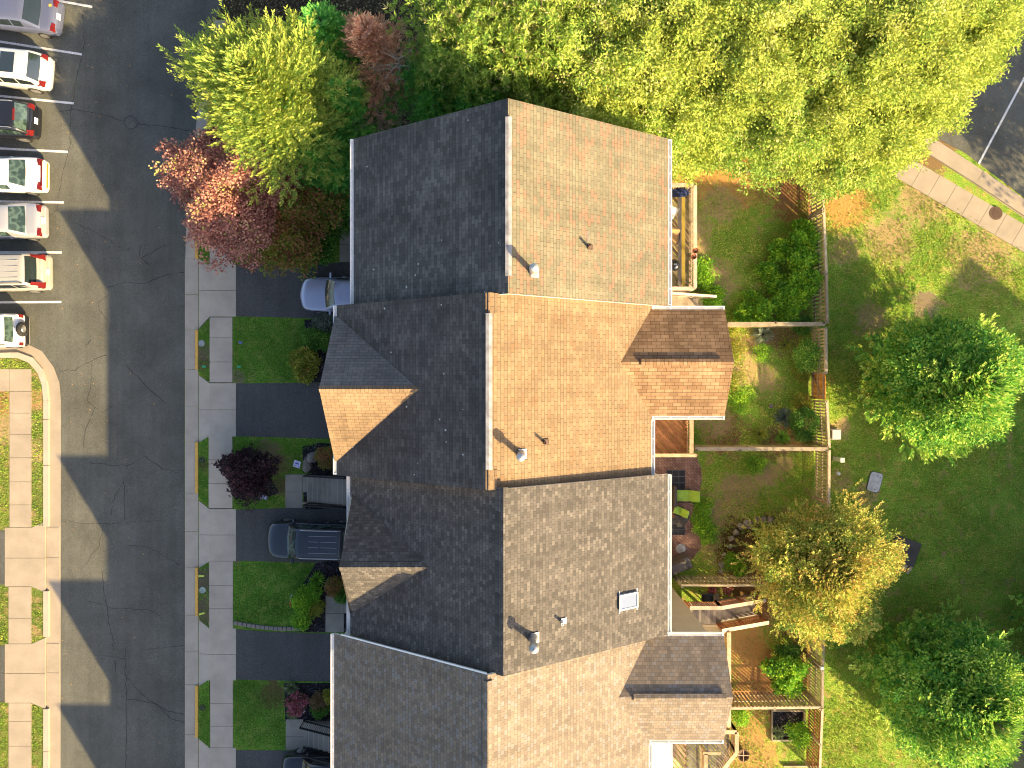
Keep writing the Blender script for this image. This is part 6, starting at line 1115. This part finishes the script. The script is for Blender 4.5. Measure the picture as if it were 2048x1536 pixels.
p = P(517, 988, .4); bm = bmesh.new(); bmesh.ops.create_icosphere(bm, subdivisions=3, radius=1)
for v in bm.verts: c = v.co; k = 1+.3*math.sin(c.x*7+c.y*4)+.15*math.sin(c.y*11); v.co = Vector((c.x*.40*k, c.y*.17*k, max(-.02, c.z*.25*k)))
me = bpy.data.meshes.new('crumpled_flag'); bm.to_mesh(me); bm.free(); me.materials.append(M('blue_white_film')); o = bpy.data.objects.new('crumpled_flag', me); COL.objects.link(o); o.location = (p.x, p.y, .15); o.rotation_euler = (0, 0, R(-48)); tag(o, 'crumpled blue and white flag lying under the purple bush', 'flag')
def flag(px, py, mat, label, ang=0, L=.2):
    p = P(px, py, .3); t = thing('marker_flag', label, 'flag', (p.x, p.y, .11), ang, 'small utility marker flags'); q = MB(); q.tube([(0, 0, 0), (.02, 0, .42)], .005, 5); q.build('wire', 'black_metal', t); q = MB(); q.hexa([(.01, -.05, .28), (L, -.06, .24), (L, .04, .26), (.01, .05, .30)], [(.012, -.05, .29), (L, -.06, .25), (L, .04, .27), (.01, .05, .31)]); q.build('cloth', mat, t)
flag(475, 733, 'green_flag', 'green marker flag in the top front lawn beside the pavement'); flag(405, 733, 'green_flag', 'green marker flag in the verge strip above the second apron'); flag(478, 685, 'blue_flag', 'blue marker flag in the top front lawn'); flag(398, 1151, 'lime_flag', 'lime marker flag in the brown verge, upper one', L=.3); flag(399, 1228, 'lime_flag', 'lime marker flag in the brown verge, lower one', .3, L=.3)
x, y = G(583, 1200); t = thing('driveway_marker', 'red and white marker stake bent over the front lawn', 'marker', (x, y, .12)); q = MB(); q.tube([(0, -.3, .05), (.03, -.1, .22), (.06, .08, .3)], .022, 8); q.build('red_sleeve', 'red_plastic', t); q = MB(); q.tube([(.06, .08, .3), (.10, .3, .34), (.18, .45, .33)], .012, 6); q.build('white_rod', 'white_paint', t)
p = P(414, 400, .1)

# ---------------- turf: countless grass blades ----------------
def turf(name, label, polys, z, dens, mat, bare=(), Ln=(.07, .16), Wd=.03):
    C = []
    for poly in polys:
        pg = np.array(gp(poly)); lo = pg.min(0); hi = pg.max(0); n = int((hi-lo).prod()*dens); pt = RS.uniform(lo, hi, (n, 2)); ins = np.zeros(n, bool); j = len(pg)-1
        for i in range(len(pg)):
            a = pg[i]; b = pg[j]; c = ((a[1] > pt[:, 1]) != (b[1] > pt[:, 1])); xx = (b[0]-a[0])*(pt[:, 1]-a[1])/((b[1]-a[1]) if b[1] != a[1] else 1e-9)+a[0]; ins ^= c & (pt[:, 0] < xx); j = i
        C.append(pt[ins])
    C = np.concatenate(C); x, y = C[:, 0], C[:, 1]
    f = np.sin(x*1.1+np.sin(y*.9)*1.7)+np.sin(y*1.3+1.3*np.sin(x*.7+2))+.7*np.sin(x*3.1+y*2.3)+.7*np.sin(y*3.7-x*2.1+np.sin(x*2)); keep = rnd(len(C)) < np.clip(.62+.22*f, .15, 1)
    for (px, py, r, col, hard) in bare:
        a, b = G(px, py); d = np.hypot(x-a, y-b)/r+RS.normal(0, .22, len(C)); keep &= (d > .85) | (rnd(len(C)) < .12)
    C = C[keep]; f = f[keep]; n = len(C); az = rnd(n, 0, 6.283); e = rnd(n, .25, 1.2); D = np.stack([np.cos(az)*np.cos(e), np.sin(az)*np.cos(e), np.sin(e)], 1); U = np.stack([-np.sin(az), np.cos(az), np.zeros(n)], 1)+RS.normal(0, .3, (n, 3))
    o = leafmesh(np.stack([C[:, 0], C[:, 1], np.full(n, z)], 1), D, U, rnd(n, *Ln), Wd*rnd(n, .7, 1.5), .42+.08*f+RS.normal(0, .2, n), name, mat, None); return tag(o, label, 'grass', kind='stuff')
leafm('blade_lawn', [(0, (0.106, 0.212, 0.022)), (0.4, (0.225, 0.383, 0.039)), (0.75, (0.395, 0.469, 0.067)), (1, (0.75, 0.596, 0.211))], .25)
leafm('blade_yard', [(0, (0.131, 0.251, 0.028)), (0.4, (0.261, 0.477, 0.037)), (0.7, (0.522, 0.502, 0.092)), (1, (0.75, 0.702, 0.222))], .25)
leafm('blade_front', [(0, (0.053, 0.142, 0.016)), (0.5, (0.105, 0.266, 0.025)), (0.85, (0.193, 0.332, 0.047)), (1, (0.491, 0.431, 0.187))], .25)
turf('lawn_blades', 'short grass blades over the common lawn', [[(1640, 320), (1740, 335), (1800, 350), (2080, 520), (2080, 1560), (1630, 1560), (1630, 1250), (1645, 900)]], 0, 420, 'blade_lawn', [(1690, 410, 1.2, 0, 0), (1680, 350, 1., 0, 0), (1850, 610, .7, 0, 0)])
turf('yard_blades', 'patchy grass blades in the back yards', [[(1345, 300), (1615, 300), (1620, 640), (1345, 640)], [(1400, 650), (1625, 655), (1632, 890), (1345, 890)], [(1405, 905), (1630, 905), (1625, 1040), (1450, 1140), (1385, 1140), (1405, 1090), (1385, 1040), (1405, 980)], [(1440, 1270), (1612, 1270), (1612, 1380), (1440, 1380)], [(1440, 1400), (1535, 1400), (1540, 1480), (1610, 1490), (1608, 1560), (1440, 1560)]], .004, 330, 'blade_yard',
     [(1400, 330, 1.6, 0, 0), (1470, 350, 1.3, 0, 0), (1560, 360, 1.4, 0, 0), (1520, 690, .7, 0, 0), (1500, 740, .6, 0, 0), (1490, 1290, 1.4, 0, 0), (1520, 1340, 1.6, 0, 0), (1590, 1330, 1.5, 0, 0), (1590, 860, 1.1, 0, 0), (1560, 880, .8, 0, 0), (1480, 1090, 1.0, 0, 0)])
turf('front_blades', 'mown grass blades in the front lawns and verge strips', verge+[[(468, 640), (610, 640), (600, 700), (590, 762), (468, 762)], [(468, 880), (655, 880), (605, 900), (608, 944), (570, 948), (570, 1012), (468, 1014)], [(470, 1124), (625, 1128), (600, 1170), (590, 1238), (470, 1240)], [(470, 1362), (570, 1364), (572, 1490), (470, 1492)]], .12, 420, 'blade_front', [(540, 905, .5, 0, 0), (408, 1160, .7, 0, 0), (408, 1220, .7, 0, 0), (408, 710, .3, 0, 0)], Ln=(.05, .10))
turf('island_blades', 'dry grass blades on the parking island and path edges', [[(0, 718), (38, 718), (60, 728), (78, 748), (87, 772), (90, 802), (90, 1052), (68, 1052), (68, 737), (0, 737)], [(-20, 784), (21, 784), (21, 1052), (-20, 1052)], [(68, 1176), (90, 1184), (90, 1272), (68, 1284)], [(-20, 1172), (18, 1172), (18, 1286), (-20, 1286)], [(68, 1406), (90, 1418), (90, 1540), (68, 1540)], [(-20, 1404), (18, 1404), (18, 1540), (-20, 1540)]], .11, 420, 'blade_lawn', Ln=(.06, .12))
